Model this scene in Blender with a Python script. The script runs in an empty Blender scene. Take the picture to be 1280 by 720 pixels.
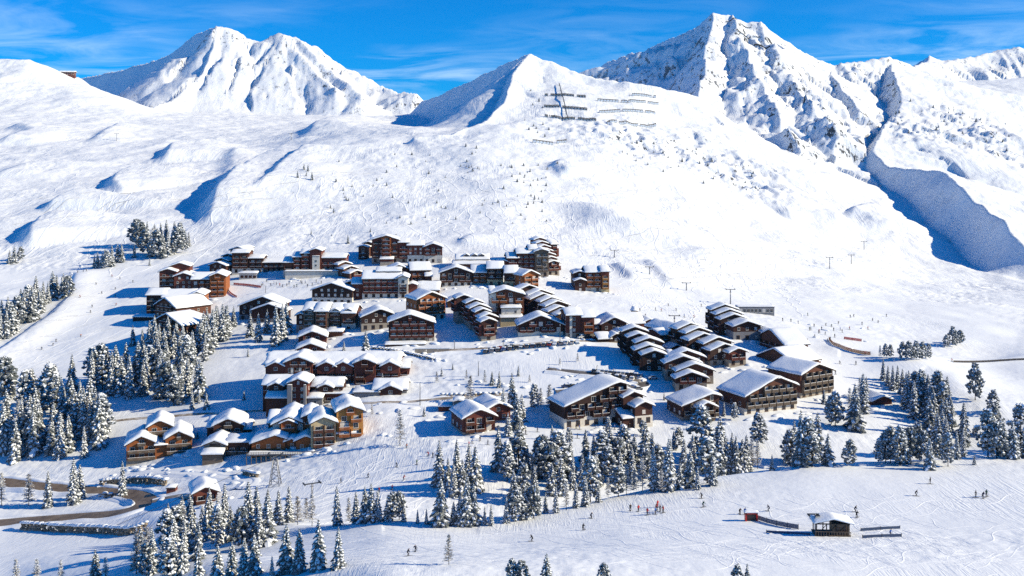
import bpy, bmesh, math, random, time
import numpy as np
from mathutils import Vector, Matrix
random.seed(7)
SC = bpy.context.scene
COL = SC.collection
F, HY, CX, CZ = 1300.0, 210.0, 640.0, 120.0
T0 = time.time()

# ------------------------------------------------------------------ noise
def _hash(ix, iy, seed):
    h = (ix.astype(np.int64) * 374761393 + iy.astype(np.int64) * 668265263 + seed * 982451653) & 0xFFFFFFFF
    h = ((h ^ (h >> 13)) * 1274126177) & 0xFFFFFFFF
    return ((h ^ (h >> 16)) & 0xFFFF).astype(np.float32) * (2 * math.pi / 65536.0)

def gnoise(x, y, seed=0):
    ix = np.floor(x); iy = np.floor(y)
    fx = (x - ix).astype(np.float32); fy = (y - iy).astype(np.float32)
    u = fx * fx * fx * (fx * (fx * 6 - 15) + 10); v = fy * fy * fy * (fy * (fy * 6 - 15) + 10)
    def g(dx, dy):
        a = _hash(ix + dx, iy + dy, seed)
        return np.cos(a) * (fx - dx) + np.sin(a) * (fy - dy)
    return (g(0, 0) * (1 - u) + g(1, 0) * u) * (1 - v) + (g(0, 1) * (1 - u) + g(1, 1) * u) * v

def fbm(x, y, octv=4, seed=0, gain=0.5, ridged=False):
    s = np.zeros_like(x, dtype=np.float32); a = 1.0
    for o in range(octv):
        n = gnoise(x, y, seed + o * 17)
        s += a * ((1 - 2 * np.abs(n) * 1.4) if ridged else n * 1.4)
        x = x * 2.03 + 13.7; y = y * 2.03 + 7.1; a *= gain
    return s

# ------------------------------------------------------------------ terrain
# lines across the slope, near to far: (bearing, elevation, distance) read as (px, py, metres)
CONT = [
    [(-400, 2700, 60), (1700, 2700, 60)],
    [(-400, 740, 280), (0, 725, 280), (160, 722, 255), (320, 718, 225), (480, 720, 205), (640, 720, 205), (960, 720, 205), (1280, 720, 205), (1700, 730, 205)],
    [(-400, 672, 350), (0, 668, 345), (160, 664, 330), (320, 690, 255), (480, 684, 238), (640, 680, 240), (800, 660, 248), (960, 650, 250), (1280, 645, 250), (1700, 640, 250)],
    [(-400, 640, 375), (0, 640, 370), (160, 640, 350), (300, 668, 285), (400, 660, 268), (480, 654, 265), (600, 653, 266), (640, 648, 268), (700, 637, 272), (800, 615, 285), (880, 600, 292), (960, 590, 298), (1010, 583, 300), (1120, 579, 304), (1280, 571, 310), (1700, 560, 315)],
    [(-400, 618, 395), (0, 616, 392), (160, 618, 375), (320, 646, 312), (480, 652, 300), (600, 652, 303), (700, 642, 310), (800, 628, 325), (960, 604, 338), (1120, 594, 344), (1280, 588, 350), (1700, 575, 355)],
    [(-400, 590, 415), (0, 590, 412), (160, 588, 402), (320, 590, 376), (480, 588, 352), (560, 580, 348), (640, 578, 350), (800, 562, 368), (960, 545, 382), (1040, 540, 386), (1120, 540, 392), (1200, 545, 395), (1280, 540, 400), (1700, 530, 400)],
    [(-400, 530, 455), (0, 530, 450), (160, 528, 442), (320, 524, 428), (480, 528, 402), (640, 532, 392), (800, 520, 402), (960, 508, 412), (1120, 502, 430), (1200, 520, 425), (1280, 500, 440), (1700, 490, 440)],
    [(-400, 445, 545), (0, 445, 540), (160, 450, 520), (320, 448, 500), (480, 440, 488), (640, 440, 476), (800, 446, 466), (960, 446, 468), (1120, 444, 500), (1200, 470, 475), (1280, 440, 520), (1700, 430, 520)],
    [(-400, 380, 640), (0, 380, 630), (160, 380, 615), (320, 378, 600), (480, 380, 575), (640, 380, 560), (800, 390, 560), (960, 398, 570), (1120, 406, 590), (1200, 412, 580), (1280, 408, 610), (1700, 400, 610)],
    [(-400, 322, 770), (0, 322, 760), (160, 322, 740), (320, 320, 720), (480, 322, 695), (640, 326, 680), (800, 334, 700), (960, 355, 740), (1120, 368, 760), (1280, 376, 770), (1700, 370, 770)],
    [(-400, 232, 1020), (0, 236, 1010), (160, 236, 1000), (320, 240, 960), (480, 232, 950), (640, 230, 940), (760, 250, 930), (860, 285, 900), (960, 302, 920), (1060, 322, 920), (1140, 345, 910), (1220, 354, 900), (1280, 352, 905), (1700, 345, 920)],
    [(-400, 178, 1380), (0, 178, 1370), (160, 180, 1360), (320, 182, 1340), (420, 164, 1320), (480, 160, 1280), (560, 165, 1200), (640, 150, 1230), (760, 160, 1230), (860, 195, 1200), (960, 240, 1180), (1060, 262, 1190), (1130, 292, 1170), (1200, 312, 1140), (1280, 312, 1150), (1700, 290, 1180)],
    [(-400, 144, 1750), (0, 138, 1740), (90, 142, 1740), (160, 150, 1720), (320, 156, 1720), (480, 156, 1690), (545, 158, 1640), (600, 150, 1600), (640, 112, 1480), (700, 104, 1440), (800, 116, 1430), (880, 150, 1460), (1000, 172, 1480), (1120, 185, 1540), (1280, 195, 1560), (1700, 190, 1600)],
    [(-400, 112, 2050), (0, 106, 2050), (100, 103, 2050), (200, 141, 2050), (300, 144, 2080), (480, 146, 2120), (560, 140, 2150), (640, 150, 2200), (900, 140, 2250), (1000, 125, 2250), (1120, 108, 2300), (1280, 100, 2350), (1700, 100, 2400)],
    [(-400, 160, 3200), (1700, 160, 3200)],
    [(-400, 205, 3900), (1700, 205, 3900)],
]
BAND = [24, 84, 96, 36, 90, 76, 100, 76, 70, 110, 110, 120, 130, 96, 10]
PX = np.arange(-420, 1701, 2.0)
NC = len(PX)

def smooth1(a, n):
    k = np.hanning(2 * n + 3)[1:-1]; k /= k.sum()
    return np.convolve(np.pad(a, n, mode='edge'), k, mode='valid')
cd, cz = [], []
for c in CONT:
    xs = [q[0] for q in c]
    pd = smooth1(np.interp(PX, xs, [q[2] for q in c]), 18)
    pp = smooth1(np.interp(PX, xs, [q[1] for q in c]), 18)
    cd.append(pd); cz.append((HY - pp) / F * pd)
cd = np.array(cd); cz = np.array(cz)
h = np.diff(cd, axis=0); dl = np.diff(cz, axis=0) / h
m = np.zeros_like(cd)
w1 = 2 * h[1:] + h[:-1]; w2 = h[1:] + 2 * h[:-1]
same = dl[:-1] * dl[1:] > 0
with np.errstate(divide='ignore', invalid='ignore'):
    hm = (w1 + w2) / (w1 / dl[:-1] + w2 / dl[1:])
m[1:-1] = np.where(same, hm, 0); m[0] = dl[0]; m[-1] = dl[-1]
D, Z = [], []
for k, n in enumerate(BAND):
    for i in range(n + (1 if k == len(BAND) - 1 else 0)):
        t = i / n
        D.append(cd[k] + t * h[k])
        Z.append((2 * t**3 - 3 * t**2 + 1) * cz[k] + (t**3 - 2 * t**2 + t) * h[k] * m[k] + (3 * t**2 - 2 * t**3) * cz[k + 1] + (t**3 - t**2) * h[k] * m[k + 1])
D = np.array(D, dtype=np.float32); Z = np.array(Z, dtype=np.float32)
NR = D.shape[0]
X = ((PX - CX) / F).astype(np.float32)[None, :] * D

def look(px, py, zz=None, skip=0):
    """distance at which the sight line through (px, py) first meets the ground"""
    zz = Z if zz is None else zz
    c = (px - PX[0]) / 2.0; i = int(max(0, min(NC - 2, math.floor(c)))); f = c - i
    z = zz[:, i] * (1 - f) + zz[:, i + 1] * f; d = D[:, i] * (1 - f) + D[:, i + 1] * f
    p = HY - F * z / d
    for r in range(max(1, skip), NR):
        if p[r] <= py:
            q = (p[r - 1] - py) / max(1e-6, p[r - 1] - p[r])
            return float(d[r - 1] + min(1, max(0, q)) * (d[r] - d[r - 1]))
    return float(d[-1])

def wpt(px, py, d):
    return ((px - CX) / F * d, d, (HY - py) / F * d)

def polydist(pts, sub):
    """distance, signed side (+ = left of travel), ridge height and arc length for the points of sub"""
    xs, ys = X[sub], D[sub]
    best = np.full(xs.shape, 1e9, np.float32); sd = np.zeros_like(best); zr = np.zeros_like(best); sa = np.zeros_like(best)
    acc = 0.0; last = len(pts) - 2
    for k, (a, b) in enumerate(zip(pts[:-1], pts[1:])):
        dx, dy = b[0] - a[0], b[1] - a[1]; L = math.hypot(dx, dy)
        t0 = ((xs - a[0]) * dx + (ys - a[1]) * dy) / (L * L); t = np.clip(t0, 0, 1)
        off = ((t0 < 0) & (k == 0)) | ((t0 > 1) & (k == last))
        ex = xs - a[0] - t * dx; ey = ys - a[1] - t * dy
        q = np.sqrt(ex * ex + ey * ey)
        w = q < best
        best[w] = q[w]; sd[w] = np.where(off, 3, np.sign(dx * ey - dy * ex))[w]
        zr[w] = (a[2] + t * (b[2] - a[2]))[w]; sa[w] = (acc + t * L)[w]
        acc += L
    return best, sd, zr, sa

# mountain ridges: points, slope on the left of travel, slope on the right, run-out, fluting
RIDGE = [
    ([(-160, 96, 2100), (-40, 80, 2080), (0, 73, 2060), (34, 73, 2060), (52, 79, 2065), (72, 90, 2075), (100, 98, 2100)], .5, .34, 200, 2),
    ([(60, 104, 3350), (100, 98, 3180), (150, 88, 2970), (205, 71, 2730), (228, 58, 2620), (245, 43, 2540), (260, 36, 2460), (276, 34, 2400)], .7, 1.2, 380, 4),
    ([(276, 34, 2400), (287, 37, 2400), (303, 46, 2400), (326, 53, 2400), (337, 47, 2400), (356, 45, 2398), (376, 50, 2390), (402, 67, 2370), (432, 89, 2340), (470, 105, 2300), (520, 121, 2200)], .7, .70, 400, 13, 1.8),
    ([(276, 33, 2400), (266, 62, 2310), (246, 98, 2200), (222, 122, 2110), (196, 134, 2030)], .72, 1.0, 300, 8, 1.6),
    ([(300, 45, 2400), (296, 85, 2270), (283, 122, 2150)], .7, .75, 300, 11, 1.6),
    ([(345, 45, 2400), (385, 80, 2290), (418, 115, 2160)], .65, .75, 300, 12),
    ([(372, 48, 2390), (412, 88, 2270), (450, 118, 2150)], .65, .75, 300, 11),
    ([(326, 53, 2400), (325, 95, 2280), (335, 125, 2160)], .7, .8, 300, 12),
    ([(530, 126, 2050), (545, 121, 1950), (570, 109, 1860), (600, 97, 1760), (620, 86, 1660), (640, 76, 1560), (660, 68, 1500)], .5, 1.15, 360, 5),
    ([(660, 68, 1500), (690, 77, 1490), (716, 88, 1470), (745, 97, 1450), (785, 104, 1430), (830, 112, 1430), (872, 120, 1450)], .55, .42, 300, 3, 1.7),
    ([(660, 68, 1500), (645, 98, 1400), (626, 132, 1290), (600, 154, 1210), (566, 168, 1150), (520, 173, 1130)], .3, .95, 260, 4, 1.3),
    ([(690, 110, 2560), (750, 84, 2380), (800, 65, 2200), (840, 49, 2070), (872, 36, 1960), (890, 17, 1900)], .7, .95, 420, 8),
    ([(890, 17, 1900), (915, 22, 1900), (950, 34, 1890), (972, 46, 1890), (986, 60, 1890), (1012, 73, 1900), (1050, 83, 1900), (1085, 82, 1930), (1112, 78, 1950)], .7, .68, 420, 12, 1.8),
    ([(890, 17, 1900), (884, 60, 1780), (878, 100, 1640), (873, 135, 1520), (874, 142, 1500)], .6, .95, 330, 12, 1.6),
    ([(874, 138, 1510), (878, 165, 1430), (905, 204, 1280), (945, 238, 1150)], .55, .5, 300, 14),
    ([(950, 34, 1890), (985, 95, 1700), (1018, 148, 1500), (1048, 168, 1430)], .62, .42, 300, 15),
    ([(915, 22, 1900), (940, 90, 1690), (975, 150, 1480), (1000, 190, 1340)], .6, .36, 260, 15, 1.4),
    ([(1012, 73, 1900), (1050, 112, 1720), (1075, 145, 1580)], .62, .48, 260, 14),
    ([(1112, 78, 1950), (1140, 92, 2250), (1165, 73, 2500), (1200, 78, 2520), (1240, 68, 2600), (1290, 58, 2600), (1420, 66, 2600), (1600, 80, 2600)], .7, .55, 400, 12),
    ([(1112, 78, 1950), (1128, 130, 1680), (1108, 165, 1500), (1094, 190, 1400), (1112, 208, 1330), (1172, 214, 1240), (1210, 240, 1130), (1250, 268, 1040), (1300, 300, 960)], .22, 1.05, 230, 5),
]
far = D > 900
sub = np.where(far)
base = Z[sub].copy(); top = np.full(base.shape, -1e9, np.float32)
xs0, ys0 = X[sub], D[sub]
xs = xs0 + fbm(xs0 / 150, ys0 / 150, 3, 301) * 8; ys = ys0 + fbm(xs0 / 150, ys0 / 150, 3, 302) * 8
bq = np.zeros_like(base); bs = np.zeros_like(base); bf = np.zeros_like(base)
for pts, sl, sr, H, fl, *cap in RIDGE:
    w = [wpt(*p) for p in pts]; acc = 0.0; last = len(w) - 2; mx_ = cap[0] if cap else max(sl, sr, .85)
    for i, (a, c) in enumerate(zip(w[:-1], w[1:])):
        dx, dy = c[0] - a[0], c[1] - a[1]; L = math.hypot(dx, dy)
        t0 = ((xs - a[0]) * dx + (ys - a[1]) * dy) / (L * L); t = np.clip(t0, 0, 1)
        ex = xs - a[0] - t * dx; ey = ys - a[1] - t * dy; q = np.sqrt(ex * ex + ey * ey) + 1e-3
        sf = (dx * ey - dy * ex) / (L * q)
        s = .5 * (sl + sr) + .5 * (sl - sr) * sf
        al = 1 - np.abs(sf)
        if i == 0: s = np.where(t0 < 0, s * (1 - al) + mx_ * al, s)
        if i == last: s = np.where(t0 > 1, s * (1 - al) + mx_ * al, s)
        hz = a[2] + t * (c[2] - a[2]) - H * (1 - np.exp(-s * q / H)) - .12 * q
        up = hz > top
        top = np.where(up, hz, top); bq[up] = q[up]; bs[up] = (acc + t * L)[up]; bf[up] = fl
        acc += L
n1 = fbm(bs / 48 + bq * .003, bq / 420, 5, 5, .58, True) - .6
top = top + bf * n1 * np.clip(bq / 90, .12, 1) * np.exp(-bq / 420) * 1.3
rough = np.clip((bf - 4) / 11.0 * np.exp(-bq / 330), 0, 1.3)
k = 10.0
e = np.clip(.5 + .5 * (top - base) / k, 0, 1)
mix = base * (1 - e) + top * e + k * e * (1 - e) * .5
rough *= e
xs, ys = xs0, ys0
mix += rough * (fbm(xs / 110, ys / 110, 6, 91, .53, True) - .5) * 10
mix += rough * fbm(xs / 16, ys / 24, 3, 33, .55) * .9
fade = np.clip((ys - 900) / 120, 0, 1)
Z[sub] = base * (1 - fade) + mix * fade
ROUGH = np.zeros_like(Z); ROUGH[sub] = rough * fade

# rocky ribs lower on the faces (pixel outlines laid on the slope)
def blob(px, py, r, rx=1.0):
    d = look(px, py); c = wpt(px, py, d)
    q = np.sqrt(((X - c[0]) / rx) ** 2 + (((D - c[1])) * .6) ** 2)
    return np.exp(-(q / r) ** 2)
RM = np.zeros_like(Z)
for px, py, r, rx in [(790, 178, 45, 1.6), (850, 190, 50, 1.6), (905, 215, 45, 1.3), (942, 236, 30, 1), (1000, 130, 70, 1), (960, 90, 70, 1), (1150, 165, 60, 1.5), (1210, 150, 60, 1.5), (1090, 110, 60, 1), (1240, 190, 50, 1.4)]:
    RM = np.maximum(RM, blob(px, py, r, rx))
Z += RM * (fbm(X / 34, D / 34, 5, 44, .58, True) - .3) * 5
ROUGH = np.maximum(ROUGH, RM * .95)

for px, py, r, rx in [(1130, 235, 60, 1.0), (1180, 265, 80, 1.2), (1230, 300, 70, 1.2)]:
    Z += blob(px, py, r, rx) * fbm(X / 110, D / 110, 3, 77, .45) * 5
# soft ground detail: wind-worked snow, moguls; the groomed runs stay smooth
SOFT = np.clip((D - 380) / 250, 0, 1)
Z += fbm(X / 70, D / 70, 3, 11) * (.35 + 2.2 * SOFT * np.clip((D - 620) / 200, 0, 1))
Z += fbm(X / 42, D / 42, 2, 15) * .9 * np.clip((D - 335) / 40, 0, 1) * np.clip((720 - D) / 80, 0, 1)
Z += fbm(X / 18, D / 18, 3, 12) * (.10 + .45 * np.clip((D - 700) / 300, 0, 1))
fine = fbm(X / 5.0, D / 5.0, 3, 21, .6)
patch = np.clip(fbm(X / 60, D / 60, 2, 71) * 1.6 + .35, 0, 1)
Z += fine * patch * np.where(D < 320, .14, np.where(D < 720, .22, .55))

# drifts and scarps: pixel polylines on the ground, height m, width on the left of travel, width on the right
SCARP = [
    ([(380, 184), (335, 205), (300, 226), (276, 250), (266, 282)], 12, 120, 10),
    ([(392, 184), (362, 205), (345, 225), (326, 240)], 8, 70, 9),
    ([(300, 190), (285, 225), (266, 270), (275, 290)], 5, 40, 12),
    ([(246, 183), (218, 190), (212, 203)], 12, 85, 11),
    ([(172, 214), (150, 226), (144, 236), (160, 242)], 10, 70, 9),
    ([(112, 245), (78, 256), (64, 265)], 10, 80, 10),
    ([(78, 271), (52, 285), (41, 298), (44, 310)], 10, 70, 9),
    ([(0, 222), (30, 212), (75, 204)], 6, 16, 60),
    ([(20, 160), (45, 168), (5, 182)], 10, 50, 16),
    ([(455, 150), (420, 155), (392, 168)], 13, 60, 18),
    ([(152, 158), (138, 168), (120, 178)], 8, 40, 12),
    ([(598, 294), (585, 300), (580, 308)], 3, 18, 6),
    ([(705, 205), (700, 212), (716, 222)], 8, 40, 10),
    ([(742, 256), (772, 280), (820, 300), (870, 320), (908, 337)], 9, 80, 26),
    ([(975, 268), (1010, 272), (1060, 274)], 6, 40, 16),
    ([(1060, 262), (1085, 272), (1108, 288)], 7, 60, 14),
    ([(1205, 162), (1240, 172), (1290, 182)], 10, 50, 20),
    ([(812, 325), (830, 345), (845, 360)], 3, 20, 6),
    ([(770, 330), (785, 342), (795, 352)], 3, 20, 5),
    ([(1180, 290), (1140, 250), (1120, 225)], 3, 12, 30),
]
for pts, hh, wl, wr in SCARP:
    w = []
    for (px, py) in pts:
        w.append(wpt(px, py, look(px, py)))
    dm = np.mean([q[1] for q in w]); pm = np.mean([q[0] for q in pts])
    near = np.where((np.abs(D - dm) < 420) & (np.abs(X - np.mean([q[0] for q in w])) < 420))
    q, sd, zr, sa = polydist(w, near)
    tot = sum(math.hypot(b[0] - a[0], b[1] - a[1]) for a, b in zip(w[:-1], w[1:]))
    endf = np.clip(np.minimum(sa, tot - sa) / (tot * .14 + 1), .0, 1) ** .7
    ww = np.where(sd > 0, wl, wr)
    Z[near] += hh * endf * np.exp(-(q / ww) ** 2)

# snow banks and cuts in the valley
for pts, hh, wl, wr in [
    ([(97, 345), (92, 372), (70, 395), (35, 420), (-10, 448)], 2.6, 12, 4),
    ([(1050, 440), (1090, 447), (1160, 452), (1290, 447)], 1.5, 8, 5),
    ([(1160, 470), (1190, 480), (1210, 510)], 5, 25, 14),
    ([(480, 655), (520, 653), (600, 652)], 1.0, 8, 6),
]:
    w = [wpt(px, py, look(px, py)) for (px, py) in pts]
    dm = np.mean([q[1] for q in w])
    near = np.where((np.abs(D - dm) < 160))
    q, sd, zr, sa = polydist(w, near)
    Z[near] += hh * np.exp(-(q / np.where(sd > 0, wl, wr)) ** 2)
# ------------------------------------------------------------------ materials
def mat(name, col=(.5, .5, .5), rough=.7, spec=.3, metal=0.0):
    m = bpy.data.materials.new(name); m.use_nodes = True
    b = m.node_tree.nodes['Principled BSDF']
    b.inputs['Base Color'].default_value = (*col, 1); b.inputs['Roughness'].default_value = rough
    b.inputs['Specular IOR Level'].default_value = spec; b.inputs['Metallic'].default_value = metal
    return m

class NT:
    def __init__(s, m): s.t = m.node_tree; s.b = s.t.nodes.get('Principled BSDF')
    def n(s, typ, **kw):
        q = s.t.nodes.new(typ)
        for k, v in kw.items():
            if k.startswith('i_'): q.inputs[k[2:].replace('_', ' ')].default_value = v
            else: setattr(q, k, v)
        return q
    def l(s, a, b): s.t.links.new(a, b)
    def pos(s): return s.n('ShaderNodeNewGeometry').outputs['Position']
    def noise(s, vec, scale, detail=4, rough=.6, dist=0.0):
        q = s.n('ShaderNodeTexNoise'); q.inputs['Scale'].default_value = scale; q.inputs['Detail'].default_value = detail
        q.inputs['Roughness'].default_value = rough; q.inputs['Distortion'].default_value = dist
        if vec is not None: s.l(vec, q.inputs['Vector'])
        return q.outputs['Fac']
    def ramp(s, fac, stops):
        q = s.n('ShaderNodeValToRGB'); e = q.color_ramp.elements
        while len(e) < len(stops): e.new(.5)
        for el, (p, c) in zip(e, stops): el.position = p; el.color = (*c, 1) if len(c) == 3 else c
        s.l(fac, q.inputs['Fac']); return q.outputs['Color']
    def math(s, op, a, b=None, clamp=False):
        q = s.n('ShaderNodeMath', operation=op); q.use_clamp = clamp
        for i, v in enumerate((a, b)):
            if v is None: continue
            if isinstance(v, (int, float)): q.inputs[i].default_value = v
            else: s.l(v, q.inputs[i])
        return q.outputs[0]
    def mixc(s, f, a, b):
        q = s.n('ShaderNodeMix', data_type='RGBA')
        for i, v in ((0, f), (6, a), (7, b)):
            if isinstance(v, tuple): q.inputs[i].default_value = (*v, 1)
            elif isinstance(v, (int, float)): q.inputs[i].default_value = v
            else: s.l(v, q.inputs[i])
        return q.outputs[2]
    def bump(s, hgt, dist, strength=1.0):
        q = s.n('ShaderNodeBump'); q.inputs['Distance'].default_value = dist; q.inputs['Strength'].default_value = strength
        s.l(hgt, q.inputs['Height']); s.l(q.outputs['Normal'], s.b.inputs['Normal'])

SNOW_C = (.885, .92, .95)
def snow_base(m):
    n = NT(m); n.b.inputs['Roughness'].default_value = .75; n.b.inputs['Specular IOR Level'].default_value = .15
    return n
M = {}
# groomed and skied snow with rock showing on the steep faces (attribute rock is where the ribs are)
def ground_mat(name, near):
  m = M[name] = mat(name, SNOW_C); n = snow_base(m)
  p = n.pos()
  at = n.n('ShaderNodeAttribute', attribute_name='rock').outputs['Fac']
  nz = n.n('ShaderNodeSeparateXYZ'); n.l(n.n('ShaderNodeNewGeometry').outputs['Normal'], nz.inputs[0])
  steep = n.math('SUBTRACT', .93, nz.outputs['Z'])
  qv = n.n('ShaderNodeMapping'); qv.inputs['Scale'].default_value = (1, .7, .38); n.l(p, qv.inputs['Vector'])
  k1 = n.noise(qv.outputs[0], .15, 6, .72); k2 = n.noise(p, .02, 3, .6)
  f = n.math('ADD', n.math('MULTIPLY', steep, .9), n.math('MULTIPLY', n.math('SUBTRACT', k1, .63), 2.6))
  f = n.math('ADD', f, n.math('MULTIPLY', n.math('SUBTRACT', k2, .54), 1.0))
  f = n.math('MULTIPLY', n.math('MULTIPLY', f, 7.0, True), n.math('MULTIPLY', at, 1.3, True), True)
  rk = n.ramp(n.noise(p, .4, 3), [(.3, (.035, .038, .045)), (.7, (.12, .12, .125))])
  sn = n.ramp(n.noise(p, .03, 4), [(.3, (SNOW_C[0] * .96, SNOW_C[1] * .97, SNOW_C[2] * .985)), (.65, SNOW_C)])
  n.l(n.mixc(f, sn, rk), n.b.inputs['Base Color'])
  # ski tracks and wind streaks: long thin grooves, in patches
  def streak(rot, sc, seed):
      q = n.n('ShaderNodeMapping'); q.inputs['Rotation'].default_value = (0, 0, math.radians(rot)); q.inputs['Scale'].default_value = (1, .09, .2); q.inputs['Location'].default_value = (seed, seed * 2, 0)
      n.l(p, q.inputs['Vector'])
      wv = n.noise(q.outputs[0], sc, 4, .62, .25)
      return n.math('POWER', n.math('SUBTRACT', 1, n.math('ABSOLUTE', n.math('MULTIPLY', n.math('SUBTRACT', wv, .5), 3.2))), 3)
  pm = n.math('MULTIPLY', n.math('SUBTRACT', n.noise(p, .018, 3), .44), 4, True)
  tr = n.math('MAXIMUM', streak(24, .42, 3), streak(-31, .38, 11))
  hh = n.math('ADD', n.math('MULTIPLY', tr, n.math('MULTIPLY', pm, -.9)), n.math('MULTIPLY', n.noise(p, .45, 4, .55), .5))
  hh = n.math('ADD', hh, n.math('MULTIPLY', n.noise(p, .13, 4, .6), 1.4))
  if near: n.bump(hh, .40, .42)
  else: n.bump(n.math('ADD', n.math('ADD', n.math('MULTIPLY', n.noise(p, .05, 8, .66), 6.0), n.math('MULTIPLY', n.math('MAXIMUM', streak(-12, .085, 5), streak(20, .11, 9)), n.math('MULTIPLY', pm, -1.5))), n.math('MULTIPLY', f, 1.5)), 1.0, .35)
ground_mat('ground', True); ground_mat('ground_far', False)


m = M['snow'] = mat('settled snow', SNOW_C); n = snow_base(m); n.bump(n.noise(n.pos(), 1.2, 3), .12, .6)
M['bank'] = m

# ------------------------------------------------------------------ helpers for objects
def lab(o, label=None, cat=None, group=None, kind=None):
    if label: o['label'] = label
    if cat: o['category'] = cat
    if group: o['group'] = group
    if kind: o['kind'] = kind
    return o
def empty(name, loc, rz=0.0):
    o = bpy.data.objects.new(name, None); COL.objects.link(o); o.location = loc; o.rotation_euler = (0, 0, rz); o.empty_display_size = .5
    return o
def link(name, me, parent=None, loc=None, rz=None):
    o = bpy.data.objects.new(name, me); COL.objects.link(o)
    if parent is not None: o.parent = parent
    if loc is not None: o.location = loc
    if rz is not None: o.rotation_euler = (0, 0, rz)
    return o
class MB:
    """collects boxes, tubes and prisms of one mesh"""
    def __init__(s): s.v = []; s.f = []; s.m = []; s.sm = []
    def add(s, vs, fs, mi=0, smooth=False):
        b = len(s.v); s.v += [tuple(q) for q in vs]; s.f += [tuple(b + i for i in f) for f in fs]; s.m += [mi] * len(fs); s.sm += [smooth] * len(fs)
    def box(s, x0, x1, y0, y1, z0, z1, mi=0):
        s.add([(x0, y0, z0), (x1, y0, z0), (x1, y1, z0), (x0, y1, z0), (x0, y0, z1), (x1, y0, z1), (x1, y1, z1), (x0, y1, z1)],
              [(0, 3, 2, 1), (4, 5, 6, 7), (0, 1, 5, 4), (1, 2, 6, 5), (2, 3, 7, 6), (3, 0, 4, 7)], mi)
    def prism(s, prof, y0, y1, mi=0, axis='y'):
        """closed profile [(u, z)] extruded along y (or x)"""
        k = len(prof)
        P3 = (lambda u, z, t: (u, t, z)) if axis == 'y' else (lambda u, z, t: (t, u, z))
        vs = [P3(u, z, y0) for u, z in prof] + [P3(u, z, y1) for u, z in prof]
        fs = [(i, (i + 1) % k, k + (i + 1) % k, k + i) for i in range(k)] + [tuple(range(k - 1, -1, -1)), tuple(range(k, 2 * k))]
        s.add(vs, fs, mi)
    def tube(s, pts, r, n=6, mi=0, r2=None, smooth=True):
        rings = []
        for i, p in enumerate(pts):
            p = Vector(p); a = Vector(pts[max(0, i - 1)]); b = Vector(pts[min(len(pts) - 1, i + 1)])
            t = (b - a).normalized(); u = t.cross(Vector((0, 0, 1)))
            if u.length < 1e-3: u = t.cross(Vector((1, 0, 0)))
            u.normalize(); w = t.cross(u)
            rr = r if r2 is None else r + (r2 - r) * i / (len(pts) - 1)
            rings.append([p + rr * (math.cos(2 * math.pi * j / n) * u + math.sin(2 * math.pi * j / n) * w) for j in range(n)])
        vs = [q for g in rings for q in g]; fs = []
        for i in range(len(pts) - 1):
            for j in range(n):
                fs.append((i * n + j, i * n + (j + 1) % n, (i + 1) * n + (j + 1) % n, (i + 1) * n + j))
        fs += [tuple(range(n - 1, -1, -1)), tuple(range(len(vs) - n, len(vs)))]
        s.add(vs, fs, mi, smooth)
    def mesh(s, name, *mats):
        me = bpy.data.meshes.new(name); me.from_pydata(s.v, [], s.f)
        for q in mats: me.materials.append(q)
        me.polygons.foreach_set('material_index', s.m); me.polygons.foreach_set('use_smooth', s.sm)
        me.update()
        bm = bmesh.new(); bm.from_mesh(me); bmesh.ops.recalc_face_normals(bm, faces=bm.faces); bm.to_mesh(me); bm.free()
        return me
    def obj(s, name, mats, parent=None, loc=None, rz=None):
        return link(name, s.mesh(name, *(mats if isinstance(mats, (list, tuple)) else [mats])), parent, loc, rz)

# ------------------------------------------------------------------ the ground objects
ZW = Z + CZ
def grid_obj(name, r0, r1):
    xs = X[r0:r1 + 1]; ys = D[r0:r1 + 1]; zs = ZW[r0:r1 + 1]
    nr = xs.shape[0]; co = np.stack([xs, ys, zs], -1).reshape(-1, 3).astype(np.float32)
    i = np.arange(nr - 1)[:, None] * NC + np.arange(NC - 1)[None, :]
    q = np.stack([i, i + 1, i + 1 + NC, i + NC], -1).reshape(-1, 4).astype(np.int32)
    me = bpy.data.meshes.new(name)
    me.vertices.add(len(co)); me.vertices.foreach_set('co', co.ravel())
    me.loops.add(q.size); me.loops.foreach_set('vertex_index', q.ravel())
    me.polygons.add(len(q)); me.polygons.foreach_set('loop_start', np.arange(0, q.size, 4, dtype=np.int32))
    me.update(calc_edges=True)
    me.polygons.foreach_set('use_smooth', np.ones(len(q), dtype=bool))
    a = me.attributes.new('rock', 'FLOAT', 'POINT'); a.data.foreach_set('value', ROUGH[r0:r1 + 1].ravel().astype(np.float32))
    me.materials.append(M['ground_far' if name[0] == 'm' else 'ground'])
    return lab(link(name, me), kind='structure')
cum = np.concatenate([[0], np.cumsum(BAND)])
grid_obj('ski_slope_terrain', 0, int(cum[4])); grid_obj('village_terrain', int(cum[4]), int(cum[9])); grid_obj('mountain_terrain', int(cum[9]), NR - 1)

_C = {}
def ground(x, y):
    """height of the ground at world x, y"""
    c = (CX + F * x / y - PX[0]) / 2.0; i = int(max(0, min(NC - 2, math.floor(c)))); f = c - i
    d = D[:, i] * (1 - f) + D[:, i + 1] * f
    r = int(np.searchsorted(d, y)); r = max(1, min(NR - 1, r))
    z = ZW[:, i] * (1 - f) + ZW[:, i + 1] * f
    t = (y - d[r - 1]) / max(1e-6, d[r] - d[r - 1])
    return float(z[r - 1] + t * (z[r] - z[r - 1]))
def spot(px, py):
    """the point of the ground seen at px, py, and the metres one pixel spans there"""
    d = look(px, py); x = (px - CX) / F * d
    return Vector((x, d, ground(x, d))), d / F

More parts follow.
